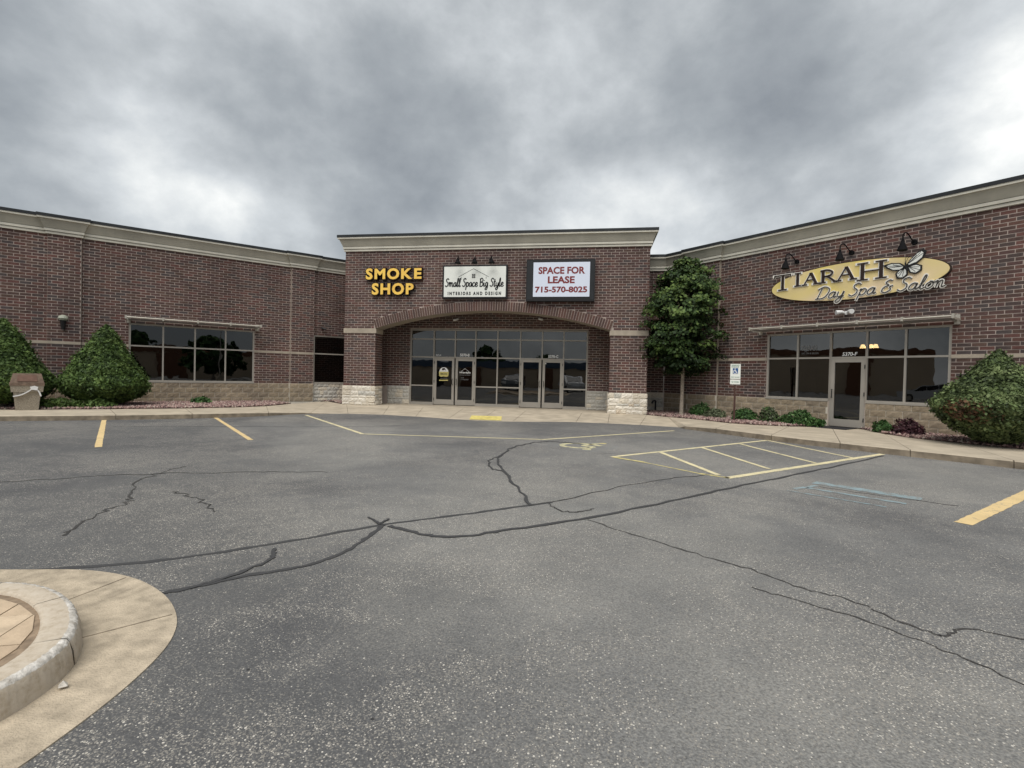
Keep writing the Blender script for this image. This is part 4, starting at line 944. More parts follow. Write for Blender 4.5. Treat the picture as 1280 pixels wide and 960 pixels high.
# salon oval sign
so = empty('salon_oval_sign', FR.p(7.5, 4.0, 0), 'gold oval sign with raised serif TIARAH letters, script below and a butterfly', 'sign')
cxo, czo, ao_, bo_ = 7.51, 4.585, 2.41, .585
ell = lambda k: [(cxo + ao_ * k * math.cos(t_), czo + (bo_ + (k - 1) * 2.0) * math.sin(t_)) for t_ in np.linspace(0, 2 * math.pi, 64, endpoint=False)]
MB().poly(FR, ell(1.008), .03, .11).build('backing', ink, so); MB().poly(FR, ell(.994), .11, .128).build('panel', oval_m, so)
def serif(ch, x, z, w_, h, o0, o1, mt_, grow=0., name='letter'):
    mb = MB(); s_ = .085 + grow; tn = .038 + grow; sh = .036 + grow
    def bar(a, b_, wd):  # slanted bar from a=(x,z) to b, horizontal width wd
        mb.poly(FR, [(a[0] - wd / 2, a[1]), (a[0] + wd / 2, a[1]), (b_[0] + wd / 2, b_[1]), (b_[0] - wd / 2, b_[1])], o0, o1)
    def ser(cx_, z_, wd, up): mb.box(FR, cx_ - wd / 2 - grow, cx_ + wd / 2 + grow, z_ - (sh / 2), z_ + sh / 2, o0 + .001, o1 - .001)
    if ch == 'I': bar((x + w_ / 2, z), (x + w_ / 2, z + h), s_); ser(x + w_ / 2, z, w_ * .9, 1); ser(x + w_ / 2, z + h, w_ * .9, 0)
    if ch == 'T':
        c_ = x + w_ * .52; bar((c_, z), (c_, z + h), s_); ser(c_, z, w_ * .5, 1); ser(x + w_ / 2, z + h, w_, 0)
        bar((x + .0, z + h - .08), (x + .03, z + h), tn * .9); bar((x + w_, z + h - .07), (x + w_ - .03, z + h), tn * .9)
    if ch == 'A':
        p = (x + w_ * .5, z + h); bar((x + .06, z), p, tn); bar((x + w_ - .09, z), p, s_); mb.box(FR, x + w_ * .25, x + w_ * .7, z + h * .33, z + h * .33 + sh, o0 + .001, o1 - .001)
        ser(x + .07, z, .16, 1); ser(x + w_ - .08, z, .2, 1)
    if ch == 'R':
        c_ = x + .08; bar((c_, z), (c_, z + h), s_); ser(c_, z, .17, 1)
        mb.ribbon(FR, smooth([(x, z + h - .01), (x + w_ * .45, z + h - .005), (x + w_ * .72, z + h * .8), (x + w_ * .62, z + h * .55), (c_, z + h * .46)], 5), tn + .012, o0, o1)
        bar((x + w_ - .05, z), (x + w_ * .42, z + h * .5), s_); ser(x + w_ - .03, z, .14, 1)
    if ch == 'H':
        for c_ in (x + w_ * .2, x + w_ * .8): bar((c_, z), (c_, z + h), s_ + .01); ser(c_, z, w_ * .36, 1); ser(c_, z + h, w_ * .36, 0)
        mb.box(FR, x + w_ * .2, x + w_ * .8, z + h * .46, z + h * .46 + sh, o0 + .001, o1 - .001)
    return mb.build(name, mt_, so)
for ch, x, z, w_, h in (('T', 5.20, 4.55, .56, .50), ('I', 5.87, 4.62, .22, .42), ('A', 6.13, 4.62, .52, .38), ('R', 6.68, 4.62, .48, .39), ('A', 7.14, 4.62, .56, .41), ('H', 7.70, 4.55, .80, .50)):
    serif(ch, x - .008, z, w_, h, .128, .150, silver, .048, 'letter_edge'); serif(ch, x, z, w_, h, .150, .172, ink)
script('Day Spa & Salon', FR, 6.56, 4.10, 3.26, .39, .072, .128, .150, silver, so, 'script_edge', .28, -.004)
script('Day Spa & Salon', FR, 6.565, 4.105, 3.26, .37, .026, .150, .165, mat('script_dark', (.06, .055, .05), .6), so, 'script_lettering', .28, -.004)
bx, bz = 8.93, 4.80; W_ = MB()
UR = [(0, 0), (.10, .16), (.26, .34), (.40, .42), (.47, .34), (.42, .18), (.26, .04), (.02, -.04)]
LR = [(.02, -.02), (.26, .02), (.38, -.04), (.38, -.18), (.24, -.27), (.10, -.22)]
UL = [(0, 0), (-.12, .10), (-.34, .14), (-.54, .10), (-.46, .0), (-.30, -.10), (-.10, -.12), (0, -.06)]
LL = [(0, -.04), (-.16, -.10), (-.24, -.20), (-.20, -.34), (-.04, -.36), (.06, -.26), (.05, -.1)]
for wg in (UR, LR, UL, LL):
    c_ = np.mean(wg, 0); W_.poly(FR, [(bx + x, bz + z) for x, z in wg], .13, .168, 0)
    W_.poly(FR, [(bx + c_[0] + (x - c_[0]) * .74, bz + c_[1] + (z - c_[1]) * .74) for x, z in wg], .168, .174, 1)
    for k in range(1, 4): p = np.array(wg[k + 1]); W_.ribbon(FR, [(bx + c_[0] * .3, bz + c_[1] * .3), (bx + (c_[0] + p[0]) * .5, bz + (c_[1] + p[1]) * .5), (bx + p[0] * .9, bz + p[1] * .9)], .012, .17, .178, 0)
W_.ribbon(FR, [(bx + .06, bz - .14), (bx + .01, bz), (bx, bz + .09)], .035, .17, .19, 0)
W_.ribbon(FR, [(bx, bz + .09), (bx - .01, bz + .2), (bx + .04, bz + .29)], .009, .17, .18, 0); W_.ribbon(FR, [(bx, bz + .09), (bx + .05, bz + .2), (bx + .11, bz + .27)], .009, .17, .18, 0)
W_.build('butterfly', [black, white], so)

# ------------------------------------------------------------------ lamps & fittings
lampb = mat('lamp_flat_black', (.008, .008, .009), .8, spec=.1)
def goose(fr, a, z, out_, rise, drop, label, grp, swing=-.1):
    P = fr.p; o = empty('gooseneck_lamp', P(a, z, 0), label, 'wall lamp', grp)
    mb = MB(); mb.tube([P(a, z, .0), P(a, z, .05)], .075, 10); mb.build('mount', lampb, o)
    pts = smooth([P(a, z, .04), P(a + swing * .3, z + rise * .35, out_ * .25), P(a + swing * .7, z + rise, out_ * .65), P(a + swing, z + rise * .75, out_ * .95), P(a + swing, z, out_)], 4)
    MB().tube(pts, .018, 6).build('arm', lampb, o)
    mb = MB(); mb.tube([P(a + swing, z + .02, out_), P(a + swing, z - .06, out_), P(a + swing, z - .10, out_ + .01), P(a + swing, z - drop, out_ + .02)], [.03, .045, .06, .13], 12); mb.build('shade', lampb, o)
    return o
for a, lb in ((-5.60, 'leftmost black gooseneck lamp above the white design sign'), (-4.90, 'middle black gooseneck lamp above the white design sign'), (-4.22, 'rightmost black gooseneck lamp above the white design sign')):
    goose(FC, a, 6.05, .42, .10, .20, lb, 'gooseneck lamps over the white sign', .12)
for a, lb in ((5.88, 'black gooseneck lamp over the T of the oval sign'), (7.50, 'black gooseneck lamp over the middle of the oval sign'), (9.08, 'black gooseneck lamp above the butterfly of the oval sign')):
    goose(FR, a, 5.47, .55, .22, .30, lb, 'gooseneck lamps over the oval sign', -.12)
sc_l = empty('wall_sconce', FL.p(-16.68, 2.72, .1), 'dark uplight sconce with pale globe on the left brick pier', 'wall lamp')
P = FL.p; MB().tube([P(-16.68, 2.66, .16), P(-16.68, 2.98, .18)], [.05, .09], 10).build('body', black, sc_l)
MB().tube([P(-16.68, 2.98, .18), P(-16.68, 3.05, .18), P(-16.68, 3.13, .18), P(-16.68, 3.17, .18)], [.11, .15, .12, .04], 12).build('globe', mat('frosted_globe', (.35, .37, .30), .4), sc_l)
MB().box(FL, -16.74, -16.62, 2.75, 2.95, .1, .15).build('mount', black, sc_l)
def cam_fix(fr, a, z, o_, label, sgn=1, col_=plastic_w):
    e_ = empty('security_camera', fr.p(a, z, o_), label, 'camera'); P = fr.p
    MB().tube([P(a, z, o_), P(a, z, o_ + .05)], .045, 8).build('mount', col_, e_)
    MB().tube([P(a, z, o_ + .05), P(a + sgn * .05, z - .03, o_ + .1)], .018, 6).build('arm', col_, e_)
    MB().tube([P(a - sgn * .02, z - .02, o_ + .1), P(a + sgn * .16, z - .06, o_ + .16)], [.04, .045], 8).build('body', col_, e_)
cam_fix(FS, -6.05, 3.86, 0, 'small pale camera on the wall above the left storefront doors', -1)
cam_fix(FS, -2.38, 3.90, 0, 'small white camera on the wall above the right storefront doors', 1)
cam_fix(FL, -7.75, 3.40, 0, 'small black camera above the narrow window beside the pillar', 1, black)
fl = empty('flood_light', FR.p(7.42, 3.62, 0), 'white twin-head flood light above the salon sunshade', 'wall lamp'); P = FR.p
MB().tube([P(7.42, 3.60, 0), P(7.42, 3.60, .06)], .06, 10).build('mount', plastic_w, fl)
for s_ in (-1, 1): MB().tube([P(7.42 + s_ * .04, 3.6, .06), P(7.42 + s_ * .10, 3.63, .12), P(7.42 + s_ * .22, 3.61, .24)], [.03, .05, .075], 10).build('lamp_head', plastic_w, fl)
cl = empty('ceiling_lamp', FR.p(7.42, 2.62, -1.6), 'lit warm ceiling lamp seen through the glass over the salon door', 'lamp')
glow_m = mat('warm_lamp_glow', (1, .72, .36), .5, emit=16)
for s_ in (0, .22, .36): MB().tube([P(7.33 + s_, 2.58, -1.6), P(7.33 + s_, 2.70, -1.6)], [.09, .05], 10).build('globe', glow_m, cl)
MB().box(FR, 7.25, 7.8, 2.70, 2.73, -1.63, -1.57).build('bar', black, cl)
MB().tube([P(7.5, 2.73, -1.6), P(7.5, 3.28, -1.6)], .01, 6).build('stem', black, cl)
wr = MB(); P = FR.p
for k in range(90):
    a = random.uniform(0, 6.28); r_ = random.uniform(.17, .26); c_ = (8.55 + r_ * math.cos(a), 1.72 + r_ * math.sin(a)); s_ = .035
    wr.face([P(c_[0] + random.uniform(-s_, s_), c_[1] + random.uniform(-s_, s_), -.2 + random.uniform(-.04, .04)) for _ in range(3)], random.randint(0, 1))
tag(wr.build('wreath', [shrub_o[1], mat('wreath_brown', (.14, .08, .05), .8)], loc=P(8.55, 1.45, -.2)), 'round twig wreath hanging behind the salon window glass', 'wreath')
ov = MB(); ov.poly(FR, [(6.5 + .26 * math.cos(t_), 1.62 + .07 * math.sin(t_)) for t_ in np.linspace(0, 6.28, 24, endpoint=False)], -.32, -.30)
tag(ov.build('oval_plaque', grey_t, loc=FR.p(6.5, 1.55, -.32)), 'faint grey oval plaque behind the glass left of the salon door', 'plaque')

# accessible parking sign
sx_, sy_ = 4.68, -2.23; d_ = Vector((0 - sx_, -19.787 - sy_, 0)).normalized()
FSg = Fr((sx_, sy_, 0), (-d_.y, d_.x, 0), (0, 0, 1), (d_.x, d_.y, 0))
ps = empty('parking_sign', (sx_, sy_, 0), 'white accessible parking sign with blue wheelchair symbol on brown post in the rock bed', 'sign')
MB().box(FSg, -.03, .03, -.1, 1.3, -.025, .025).build('post', mat('post_oxide', (.07, .035, .028), .7), ps)
MB().box(FSg, -.155, .155, 1.45, 1.95, .026, .032).build('plate', white, ps)
MB().box(FSg, -.155, .155, 1.27, 1.43, .026, .032).build('lower_plate', white, ps)
MB().box(FSg, -.02, .02, 1.3, 1.95, .0, .025).build('post_top', rust_m, ps)
mb = MB(); mb.box(FSg, -.08, .08, 1.62, 1.81, .032, .035); mb.build('symbol_panel', mat('sign_blue', (.02, .09, .26), .5), ps)
mb = MB()
for st in WC: mb.ribbon(FSg, [(p[0] * .13 - .01, 1.67 + p[1] * .12) for p in smooth(st, 4)], .016, .035, .037)
mb.poly(FSg, [(-.012 + .016 * math.cos(a), 1.79 + .014 * math.sin(a)) for a in np.linspace(0, 6.28, 8, endpoint=False)], .035, .037); mb.build('wheelchair_symbol', white_t, ps)
gsn = mat('sign_green_ink', (.03, .16, .10), .6)
text_mesh('RESERVED\nPARKING', .01, FSg, -.12, .12, 1.83, 1.92, .032, .035).build('lettering', [gsn, gsn], ps)
text_mesh('PERMIT REQUIRED', .0, FSg, -.13, .13, 1.49, 1.525, .032, .035).build('lettering', [gsn, gsn], ps)
text_mesh('VAN ACCESSIBLE', .0, FSg, -.12, .12, 1.33, 1.37, .032, .035).build('lettering', [gsn, gsn], ps)

# litter bin
bx_, by_ = -17.01, -7.26; FB = Fr((bx_, by_, 0), (q, q, 0), (0, 0, 1), (q, -q, 0)); dB = Vector((0 - bx_, -19.787 - by_, 0)).normalized()
FB = Fr((bx_, by_, 0), (-dB.y, dB.x, 0), (0, 0, 1), (dB.x, dB.y, 0))
bn = empty('litter_bin', (bx_, by_, 0), 'square pebbled concrete litter bin with brown lid in front of the left bush', 'bin')
def taper(fr, w0, w1, z0, z1, name, mt_, par):
    mb = MB(); k = 0
    mb.v = [fr.p(sx * w_ / 2, z, sy * w_ / 2) for z, w_ in ((z0, w0), (z1, w1)) for sx, sy in ((-1, 1), (1, 1), (1, -1), (-1, -1))]
    mb.f = [(0, 1, 5, 4), (1, 2, 6, 5), (2, 3, 7, 6), (3, 0, 4, 7), (4, 5, 6, 7), (3, 2, 1, 0)]; mb.m = [0] * 6; return mb.build(name, mt_, par)
taper(FB, .50, .60, 0, .55, 'body', aggr, bn); taper(FB, .69, .73, .55, .74, 'rim', aggr, bn)
lid = taper(FB, .76, .76, .74, .83, 'lid', rust_m, bn); taper(FB, .74, .62, .83, 1.10, 'hood', rust_m, bn)
mb = MB(); mb.face([FB.p(-.22, .87, .378), FB.p(.22, .87, .378), FB.p(.2, 1.06, .335), FB.p(-.2, 1.06, .335)]); mb.build('flap', mat('bin_flap', (.20, .12, .09), .5, metal=.3, var=.2), bn)
mb = MB(); mb.ribbon(FB, smooth([(-.30, .42), (-.15, .46), (.0, .55), (.12, .66)], 5), .03, .30, .375); mb.poly(FB, [(.08, .62), (.22, .60), (.24, .70), (.16, .74), (.06, .71)], .35, .385); mb.ribbon(FB, smooth([(.2, .64), (.26, .55), (.30, .42)], 4), .035, .33, .37)
tag(mb.build('plastic_bag', plastic_w, loc=FB.p(0, .4, .3)), 'white plastic scrap caught on the rim of the litter bin', 'plastic bag')
# standpipe
px_, py_ = FR.p(.12, 0, .35)[:2]
mb = MB(); mb.tube(smooth([(2.62, 1.85, -.05), (2.62, 1.85, .38), (2.62, 1.82, .46), (2.56, 1.78, .48), (2.48, 1.74, .44), (2.47, 1.73, .36)], 4), .035, 8)
tag(mb.build('standpipe', black, loc=(2.62, 1.85, 0)), 'black hooked standpipe in the corner beside the right pillar', 'pipe')
mt_a = MB(); mt_a.poly(FG, [(6.35, -3.35), (7.25, -2.45), (7.75, -2.95), (6.95, -3.85)], -.0, .012)
M4 = [FR.p(6.55, 0, .12), FR.p(7.85, 0, .12), FR.p(7.85, 0, 1.0), FR.p(6.55, 0, 1.0)]
mt_a = MB(); mt_a.poly(FG, [(p[0], p[1]) for p in M4][::-1], .001, .014)
tag(mt_a.build('door_mat', mat('rubber_mat', (.022, .022, .024), .9, bump=.5), loc=FR.p(7.3, 0, .5)), 'black rubber mat in front of the salon door', 'mat')

# ------------------------------------------------------------------ VEGETATION
def vnoise(P, sc, seed):
    r = np.random.default_rng(seed); out_ = np.zeros(len(P))
    for k in range(9):
        d = r.normal(size=3); d /= np.linalg.norm(d); out_ += np.sin(P @ d * sc * r.uniform(.6, 1.7) + r.uniform(0, 6.28))
    return out_ / 3
def leaves(cen, size, nrm, rng, asp=1.6, jit=.7):
    n_ = len(cen); nv = nrm + rng.normal(0, jit, (n_, 3)); nv /= np.linalg.norm(nv, axis=1)[:, None]
    h = rng.normal(size=(n_, 3)); u = np.cross(nv, h); u /= np.linalg.norm(u, axis=1)[:, None]; v = np.cross(nv, u)
    sz = size * rng.uniform(.45, 1.5, n_); 
    V = np.stack([cen - u * (sz * asp / 2)[:, None], cen - v * (sz / 2)[:, None] + nv * (sz * .15)[:, None], cen + u * (sz * asp / 2)[:, None], cen + v * (sz / 2)[:, None] + nv * (sz * .15)[:, None]], 1)
    return V.reshape(-1, 3), np.arange(4 * n_).reshape(-1, 4)
def yew_bush(loc, prof, n_, seed, mats, label, name='clipped_yew', brown=None, lumps=.042, wscale=.87):
    rng = np.random.default_rng(seed); zs = np.array([p[0] for p in prof]); rs = np.array([p[1] for p in prof]) * wscale
    root = empty(name, (*loc, 0), label, 'shrub', 'clipped conical yews')
    zz = rng.uniform(zs[0], zs[-1], n_ * 4); rad = np.interp(zz, zs, rs); keep = rng.uniform(0, rs.max() * 1.05, n_ * 4) < rad + .06; zz, rad = zz[keep][:n_], rad[keep][:n_]; n2 = len(zz)
    th_ = rng.uniform(0, 6.283, n2); dirx = np.stack([np.cos(th_), np.sin(th_), np.zeros(n2)], 1)
    base_ = dirx * rad[:, None] + np.stack([np.zeros(n2), np.zeros(n2), zz], 1)
    ln = vnoise(base_, 3.2, seed) * lumps + vnoise(base_, 9, seed + 1) * .028
    dep = rng.exponential(.035, n2); dep = np.where(rng.uniform(0, 1, n2) < .05, -rng.uniform(.02, .12, n2), dep); r2_ = rad * (1 + ln) - dep
    cen = dirx * r2_[:, None] + np.stack([np.zeros(n2), np.zeros(n2), zz + ln * .4], 1)
    slope = -np.gradient(rs, zs); nz = np.interp(zz, zs, slope); nrm = dirx + np.stack([np.zeros(n2)] * 2 + [np.clip(nz, -1.5, 2)], 1); nrm /= np.linalg.norm(nrm, axis=1)[:, None]
    V, F_ = leaves(cen, .050, nrm, rng, 1.5, .75)
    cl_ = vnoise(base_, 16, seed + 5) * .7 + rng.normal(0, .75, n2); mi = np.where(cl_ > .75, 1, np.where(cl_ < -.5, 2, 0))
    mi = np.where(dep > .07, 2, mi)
    if brown:
        (bx3, bz3, brd) = brown; d3 = base_ - np.array(bx3); dd = np.sqrt((d3[:, 0] ** 2 + d3[:, 1] ** 2) + (d3[:, 2] * 1.7) ** 2) + rng.normal(0, .13, n2) + vnoise(base_, 5, 3) * .12
        mi = np.where(dd < brd, rng.choice([3, 3, 4, 0], n2), mi)
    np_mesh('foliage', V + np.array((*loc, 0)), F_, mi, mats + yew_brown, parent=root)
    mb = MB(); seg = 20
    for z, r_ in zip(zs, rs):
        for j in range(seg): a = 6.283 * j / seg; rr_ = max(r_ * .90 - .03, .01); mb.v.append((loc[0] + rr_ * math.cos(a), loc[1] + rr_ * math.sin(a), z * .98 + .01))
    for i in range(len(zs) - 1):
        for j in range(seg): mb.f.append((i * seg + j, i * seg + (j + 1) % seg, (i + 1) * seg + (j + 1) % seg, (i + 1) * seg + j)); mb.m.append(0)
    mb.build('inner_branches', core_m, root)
    MB().tube([(*loc, -.1), (*loc, .5)], [.09, .06], 7).build('trunk', bark, root)
    return root
profL = [(.14, .62), (.3, 1.02), (.5, 1.30), (.73, 1.42), (.95, 1.35), (1.2, 1.18), (1.5, .98), (1.86, .76), (2.2, .53), (2.5, .31), (2.7, .14), (2.81, .03)]
yew_bush((-16.6, -5.15), profL, 38000, 11, yew, 'large conical clipped yew between the left pier and the four-bay window')
yew_bush((-18.35, -6.95), [(z, r_ * 1.0) for z, r_ in profL], 34000, 12, yew, 'conical clipped yew at the left edge behind the litter bin')
profR = [(.12, .35), (.22, .60), (.42, .90), (.65, 1.14), (.88, 1.28), (1.02, 1.24), (1.27, 1.02), (1.5, .76), (1.72, .52), (1.95, .28), (2.12, .13), (2.22, .03)]
tocam = (Vector((0, -19.8, 0)) - Vector((9.23, -6.5, 0))).normalized()
yr = yew_bush((9.30, -6.55), profR, 38000, 13, yew_r, 'conical yew with a browned lower patch right of the salon window', brown=((tocam.x * 1.2 - .55, tocam.y * 1.2 + .35, .72), 0, .56), wscale=.88)
# juniper and small shrubs
def shrub(loc, rx, rz, n_, sz, mats, seed, label, name='small_shrub', upright=.3, grp='small shrubs in the rock beds', sy=None, ang_=0.):
    rng = np.random.default_rng(seed); root = empty(name, (*loc, 0), label, 'shrub', grp)
    d = rng.normal(size=(n_, 3)); d /= np.linalg.norm(d, axis=1)[:, None]; d[:, 2] = np.abs(d[:, 2]); rr_ = rng.uniform(.45, 1, n_) ** .6
    lump = 1 + .16 * vnoise(d, 5, seed); P_ = d * (rr_ * lump)[:, None] * np.array((rx, (sy or rx), rz)); P_[:, 2] = P_[:, 2] * .93 + .03
    ca, sa = math.cos(ang_), math.sin(ang_); X = P_[:, 0] * ca - P_[:, 1] * sa; Y = P_[:, 0] * sa + P_[:, 1] * ca; P_ = np.stack([X, Y, P_[:, 2]], 1)
    nv = d.copy(); nv[:, 2] *= (1 - upright)
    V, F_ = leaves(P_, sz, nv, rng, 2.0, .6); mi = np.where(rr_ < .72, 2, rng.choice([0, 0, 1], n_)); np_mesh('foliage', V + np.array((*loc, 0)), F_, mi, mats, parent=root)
    mb = MB()
    for k in range(7): a = k * .9; mb.tube([(*loc, 0.), (loc[0] + rx * .5 * math.cos(a), loc[1] + rx * .5 * math.sin(a), rz * .7)], [.012, .006], 5)
    mb.build('stem', bark, root); return root
rw = -math.pi / 4
shrub((4.10, .19), .40, .50, 1300, .05, shrub_g, 21, 'dark green rounded shrub right of the maple trunk')
shrub((4.47, -.55), .42, .36, 1300, .04, shrub_o, 22, 'grey-green low shrub left of the parking sign post')
shrub((5.30, -1.29), .42, .42, 1400, .045, shrub_g, 23, 'green tufted shrub just right of the parking sign post')
shrub((5.91, -1.90), .36, .56, 1600, .04, [shrub_o[0], shrub_g[1], shrub_g[2]], 24, 'upright feathery shrub under the left salon window', upright=.8)
shrub((6.62, -2.50), .66, .46, 2400, .05, [shrub_g[0], shrub_g[1], shrub_g[2]], 25, 'wide green shrub at the left side of the salon door', upright=.6, sy=.42, ang_=rw)
shrub((8.28, -4.00), .30, .30, 900, .045, shrub_g, 26, 'small green shrub beside the purple barberry')
shrub((8.56, -4.62), .34, .42, 1300, .045, shrub_p, 27, 'dark purple barberry under the right salon window')
shrub((-15.14, -2.57), .38, .26, 700, .05, shrub_g, 28, 'tiny green plant in the rocks below the four-bay window')
shrub((-16.95, -6.55), .62, .34, 1500, .045, yew, 29, 'low juniper mat at the foot of the large left yew', sy=.4, ang_=.7, name='juniper')
shrub((-16.15, -5.95), .60, .30, 1400, .045, yew, 30, 'low juniper mat right of the other juniper under the yew', sy=.4, ang_=.7, name='juniper')
# maple
def tree(loc, H, crown, n_tips, per, seed, mats, label, leaf=.11, name='maple_tree', cat='tree', grp=None, trunk_r=.07, z0c=1.6):
    rng = np.random.default_rng(seed); root = empty(name, (*loc, 0), label, cat, grp)
    tips = []; 
    while len(tips) < n_tips:
        z = rng.uniform(z0c, H); r_ = np.interp(z, [c[0] for c in crown], [c[1] for c in crown]); a = rng.uniform(0, 6.283); k = rng.uniform(.15, 1) ** .5
        if rng.uniform() < r_ / max(c[1] for c in crown) + .1: tips.append((r_ * k * math.cos(a), r_ * k * math.sin(a), z, k))
    tips = np.array(tips); lobes = 1 + .24 * vnoise(tips[:, :3], 1.9, seed); T = tips[:, :3].copy(); T[:, 0] *= lobes; T[:, 1] *= lobes
    cen = np.repeat(T, per, 0); n_ = len(cen); rad_ = np.repeat(np.hypot(T[:, 0], T[:, 1]), per)
    # each tip is a drooping layered spray
    a = rng.uniform(0, 6.283, n_); rr_ = rng.uniform(0, 1, n_) ** .6 * .34; cen = cen + np.stack([rr_ * np.cos(a), rr_ * np.sin(a), -rr_ * rr_ * 1.3 + rng.normal(0, .06, n_)], 1)
    out_d = np.stack([cen[:, 0], cen[:, 1], np.full(n_, .9)], 1); out_d /= np.linalg.norm(out_d, axis=1)[:, None]
    V, F_ = leaves(cen, leaf, out_d, rng, 1.15, .45)
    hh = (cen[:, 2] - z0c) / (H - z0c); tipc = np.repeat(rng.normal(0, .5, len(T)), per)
    sc1 = tipc + hh * 1.1 + rng.normal(0, .5, n_); mi = np.where(sc1 > 1.15, 1, np.where(sc1 < .1, 2, 0))  # leaf tone by height: light on top and shade below put into the colour
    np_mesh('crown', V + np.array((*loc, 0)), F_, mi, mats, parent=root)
    mb = MB(); zt = z0c + .25 * (H - z0c); top = H * .85
    mb.tube([(loc[0], loc[1], -.1), (loc[0] + .01, loc[1], .15), (loc[0] + .02, loc[1], z0c * .6), (loc[0] + .03, loc[1] + .02, zt), (loc[0], loc[1], top)], [trunk_r * 1.5, trunk_r * 1.1, trunk_r, trunk_r * .8, .015], 9)
    mb.build('trunk', bark, root)
    mb = MB()
    for k in range(min(46, len(T))):
        p = T[k]; zb = z0c * .9 + (p[2] - z0c * .9) * .5
        mb.tube([(loc[0], loc[1], zb), (loc[0] + p[0] * .5, loc[1] + p[1] * .5, zb + (p[2] - zb) * .6), (loc[0] + p[0] * .95, loc[1] + p[1] * .95, p[2])], [trunk_r * .4, .018, .006], 5, cap=False)
    mb.build('limb', bark, root); return root
tree((3.38, .16), 6.05, [(1.7, .5), (2.1, 1.0), (2.7, 1.26), (3.5, 1.34), (4.2, 1.34), (4.8, 1.16), (5.4, .90), (5.9, .45), (6.1, .15)], 250, 100, 41, maple, 'dense dark green maple in the corner between arch block and right wing', leaf=.088)

# ------------------------------------------------------------------ across the car park (seen only in the glass)
far_b = mat('far_beige_wall', (.55, .44, .32), .9, var=.05, scale=.5); far_br = mat('far_brown_panel', (.20, .10, .06), .9); far_roof = mat('far_blue_roof', (.10, .14, .20), .7); far_dark = mat('far_dark_window', (.02, .02, .025), .2)
def far_building(loc, w_, d, h, rz, label, roofm):
    o = empty('warehouse', loc, label, 'building'); o.rotation_euler = (0, 0, rz)
    def prt(name, mt_, x0, x1, y0, y1, z0, z1):
        mb = MB(); mb.box(FG, x0, x1, y0, y1, z0, z1); me = bpy.data.meshes.new(name); me.from_pydata(mb.v, [], mb.f); me.materials.append(mt_); ob = bpy.data.objects.new(name, me); C.objects.link(ob); ob.parent = o
    prt('wall', far_b, -w_ / 2, w_ / 2, 0, d, -.2, h); prt('parapet', roofm, -w_ / 2 - .2, w_ / 2 + .2, -.2, d + .2, h + .002, h + .9)
    prt('brown_panel', far_br, w_ * .08, w_ * .2, -.15, -.01, 0, h - .1); prt('brown_panel', far_br, -w_ * .32, -w_ * .25, -.15, -.01, 0, h - .1)
    for x in ((-.4, .3) if h < 3 else ()): prt('door', far_dark, w_ * x, w_ * x + 1.0, -.1, -.008, -.1, 2.1)
    return o
far_building((-13, -42, GZ), 24, 10, 2.6, math.pi, 'long beige warehouse with blue roof across the car park', far_roof)
far_building((-62, -24, GZ), 40, 16, 6.0, math.pi * .62, 'beige building with brown wall panel far left across the car park', far_br)
far_building((42, -52, GZ), 34, 14, 4.2, -math.pi * .82, 'low beige building far right behind the viewer', far_br)
proto = tree((-22, -78), 7.5, [(1.2, 2.5), (2.5, 4.0), (4.8, 3.8), (6.5, 2.4), (7.5, .8)], 170, 34, 61, shrub_g, 'broad tree behind the blue-roofed warehouse, leftmost', leaf=.6, name='far_tree', grp='trees across the car park', trunk_r=.3, z0c=1.2)
spots = [(-10, -80, 'broad tree behind the blue-roofed warehouse, second from its left'), (3, -82, 'broad tree behind the middle of the blue-roofed warehouse'), (16, -79, 'broad tree behind the warehouse, near its right end'), (28, -72, 'broad tree between the two far warehouses'), (40, -64, 'broad tree behind the far right building'),
         (52, -60, 'broad tree at the right end of the far right building'), (30, -40, 'broad tree in front of the far right building'), (-40, -66, 'broad tree between the warehouse and the left building'), (-52, -50, 'broad tree right of the brown panelled building'), (62, -44, 'rightmost of the broad trees across the car park'), (46, -24, 'broad tree beyond the right wing')]
for k, (x, y, lb) in enumerate(spots): copy_tree(proto, (x, y, 0), k * 1.3, lb).scale = (1, 1, .8 + .05 * (k * 7 % 6))
lp = empty('light_pole', (19, -30, GZ), 'tall pale parking lot light pole', 'lamp post'); MB().box(FG, 18.8, 19.2, -30.2, -29.8, GZ, .6).build('base', conc, lp); MB().tube([(19, -30, .6), (19, -30, 7.5)], .08, 8).build('pole', alu_w, lp); MB().box(FG, 18.3, 19.7, -30.2, -29.8, 7.5, 7.65).build('lamp_head', black, lp)
paint_w = mat('car_white_paint', (.62, .63, .64), .25, spec=.6); paint_g = mat('car_grey_paint', (.16, .17, .18), .25, spec=.6); tyre = mat('tyre_rubber', (.015, .015, .015), .9); carglass = mat('car_glass', (.01, .012, .014), .08, spec=.6)
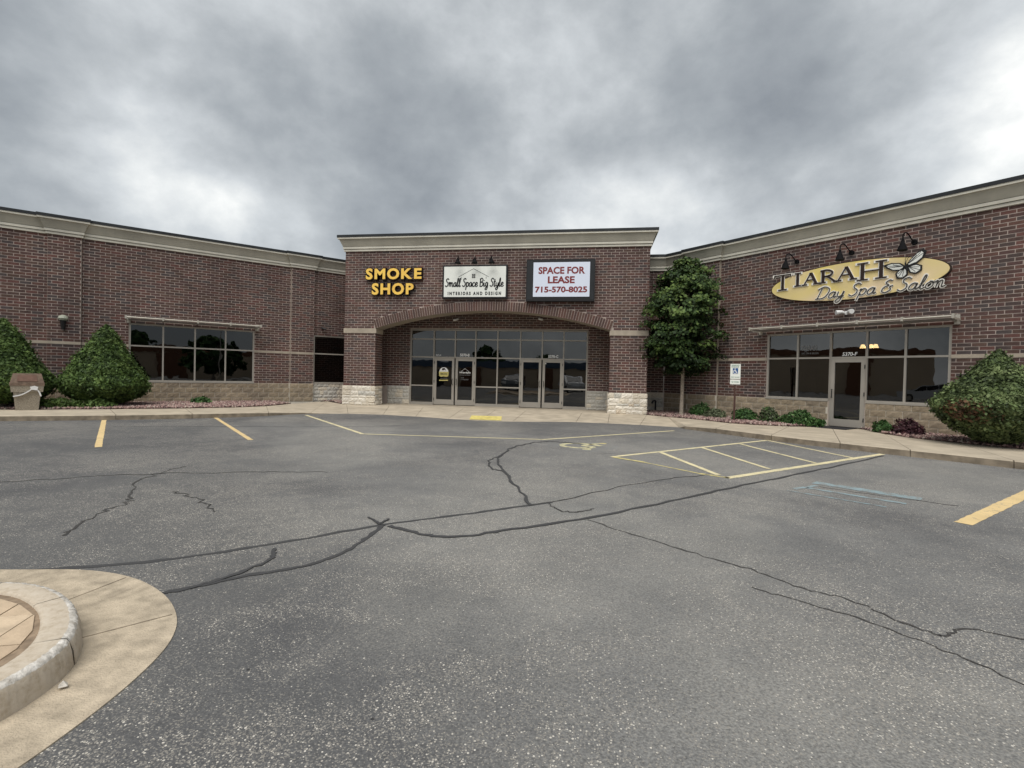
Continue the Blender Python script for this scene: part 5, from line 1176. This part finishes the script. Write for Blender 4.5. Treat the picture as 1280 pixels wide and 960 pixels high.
def suv(loc, rz, body_m, label):
    o = empty('parked_suv', loc, label, 'car', 'cars parked behind the viewer'); o.rotation_euler = (0, 0, rz)
    def lm(name, mb, mt_): 
        me = bpy.data.meshes.new(name); me.from_pydata(mb.v, [], mb.f); me.materials.append(mt_); ob = bpy.data.objects.new(name, me); C.objects.link(ob); ob.parent = o; return ob
    F3 = Fr((0, .92, 0), (1, 0, 0), (0, 0, 1), (0, 1, 0))
    prof = [(-2.35, .35), (-1.9, .30), (-1.75, .62), (-1.45, .74), (-1.15, .62), (-1.0, .28), (1.0, .28), (1.15, .62), (1.45, .74), (1.75, .62), (1.9, .3), (2.35, .38), (2.38, .75), (2.25, .98), (1.25, 1.10), (.55, 1.62), (-.2, 1.70), (-1.9, 1.64), (-2.25, 1.1), (-2.38, .8)]
    mb = MB(); mb.poly(F3, prof, -1.84, 0); mb.face([(x, -.92, z) for x, z in prof]); lm('body', mb, body_m)
    for sy in (-.93, .93):
        F4 = Fr((0, sy, 0), (1, 0, 0), (0, 0, 1), (0, 1 if sy > 0 else -1, 0))
        for pl_ in ([(1.02, 1.12), (.5, 1.55), (.05, 1.6), (.05, 1.12)], [(-.02, 1.12), (-.02, 1.6), (-1.0, 1.6), (-1.0, 1.12)], [(-1.07, 1.12), (-1.07, 1.59), (-1.85, 1.55), (-2.05, 1.14)]): mb = MB(); mb.poly(F4, pl_, 0, .008); lm('side_window', mb, carglass)
        for wx in (-1.45, 1.45):
            mb = MB(); mb.tube([(wx, sy * .78, .34), (wx, sy * 1.0, .34)], .34, 18); wh = lm('wheel', mb, tyre)
            mb = MB(); mb.tube([(wx, sy * 1.0, .34), (wx, sy * 1.012, .34)], .2, 12); r_ = lm('rim', mb, alu_w); r_.parent = wh
    mb = MB(); mb.face([(1.24, -.75, 1.13), (1.24, .75, 1.13), (.6, .66, 1.60), (.6, -.66, 1.60)]); mb.v = [(x + .012, y, z + .012) for x, y, z in mb.v]; lm('windscreen', mb, carglass)
    for sy in (-.7, .7): mb = MB(); mb.box(FG, 2.33, 2.40, sy - .18, sy + .18, .72, .88); lm('headlight', mb, white_t)
    return o
suv((-33, -29, GZ), math.radians(118), paint_w, 'white SUV parked by the brown panelled building')
suv((-9.0, -33, GZ), math.radians(90), paint_g, 'grey SUV parked across the lane behind the viewer')
suv((9.5, -35, GZ), math.radians(95), paint_w, 'white SUV parked near the warehouse behind the viewer')
suv((4.0, -36, GZ), math.radians(88), paint_g, 'grey SUV beside the white one behind the viewer')
suv((-2.2, -29, GZ), math.radians(75), paint_w, 'white SUV parked closest behind the viewer')
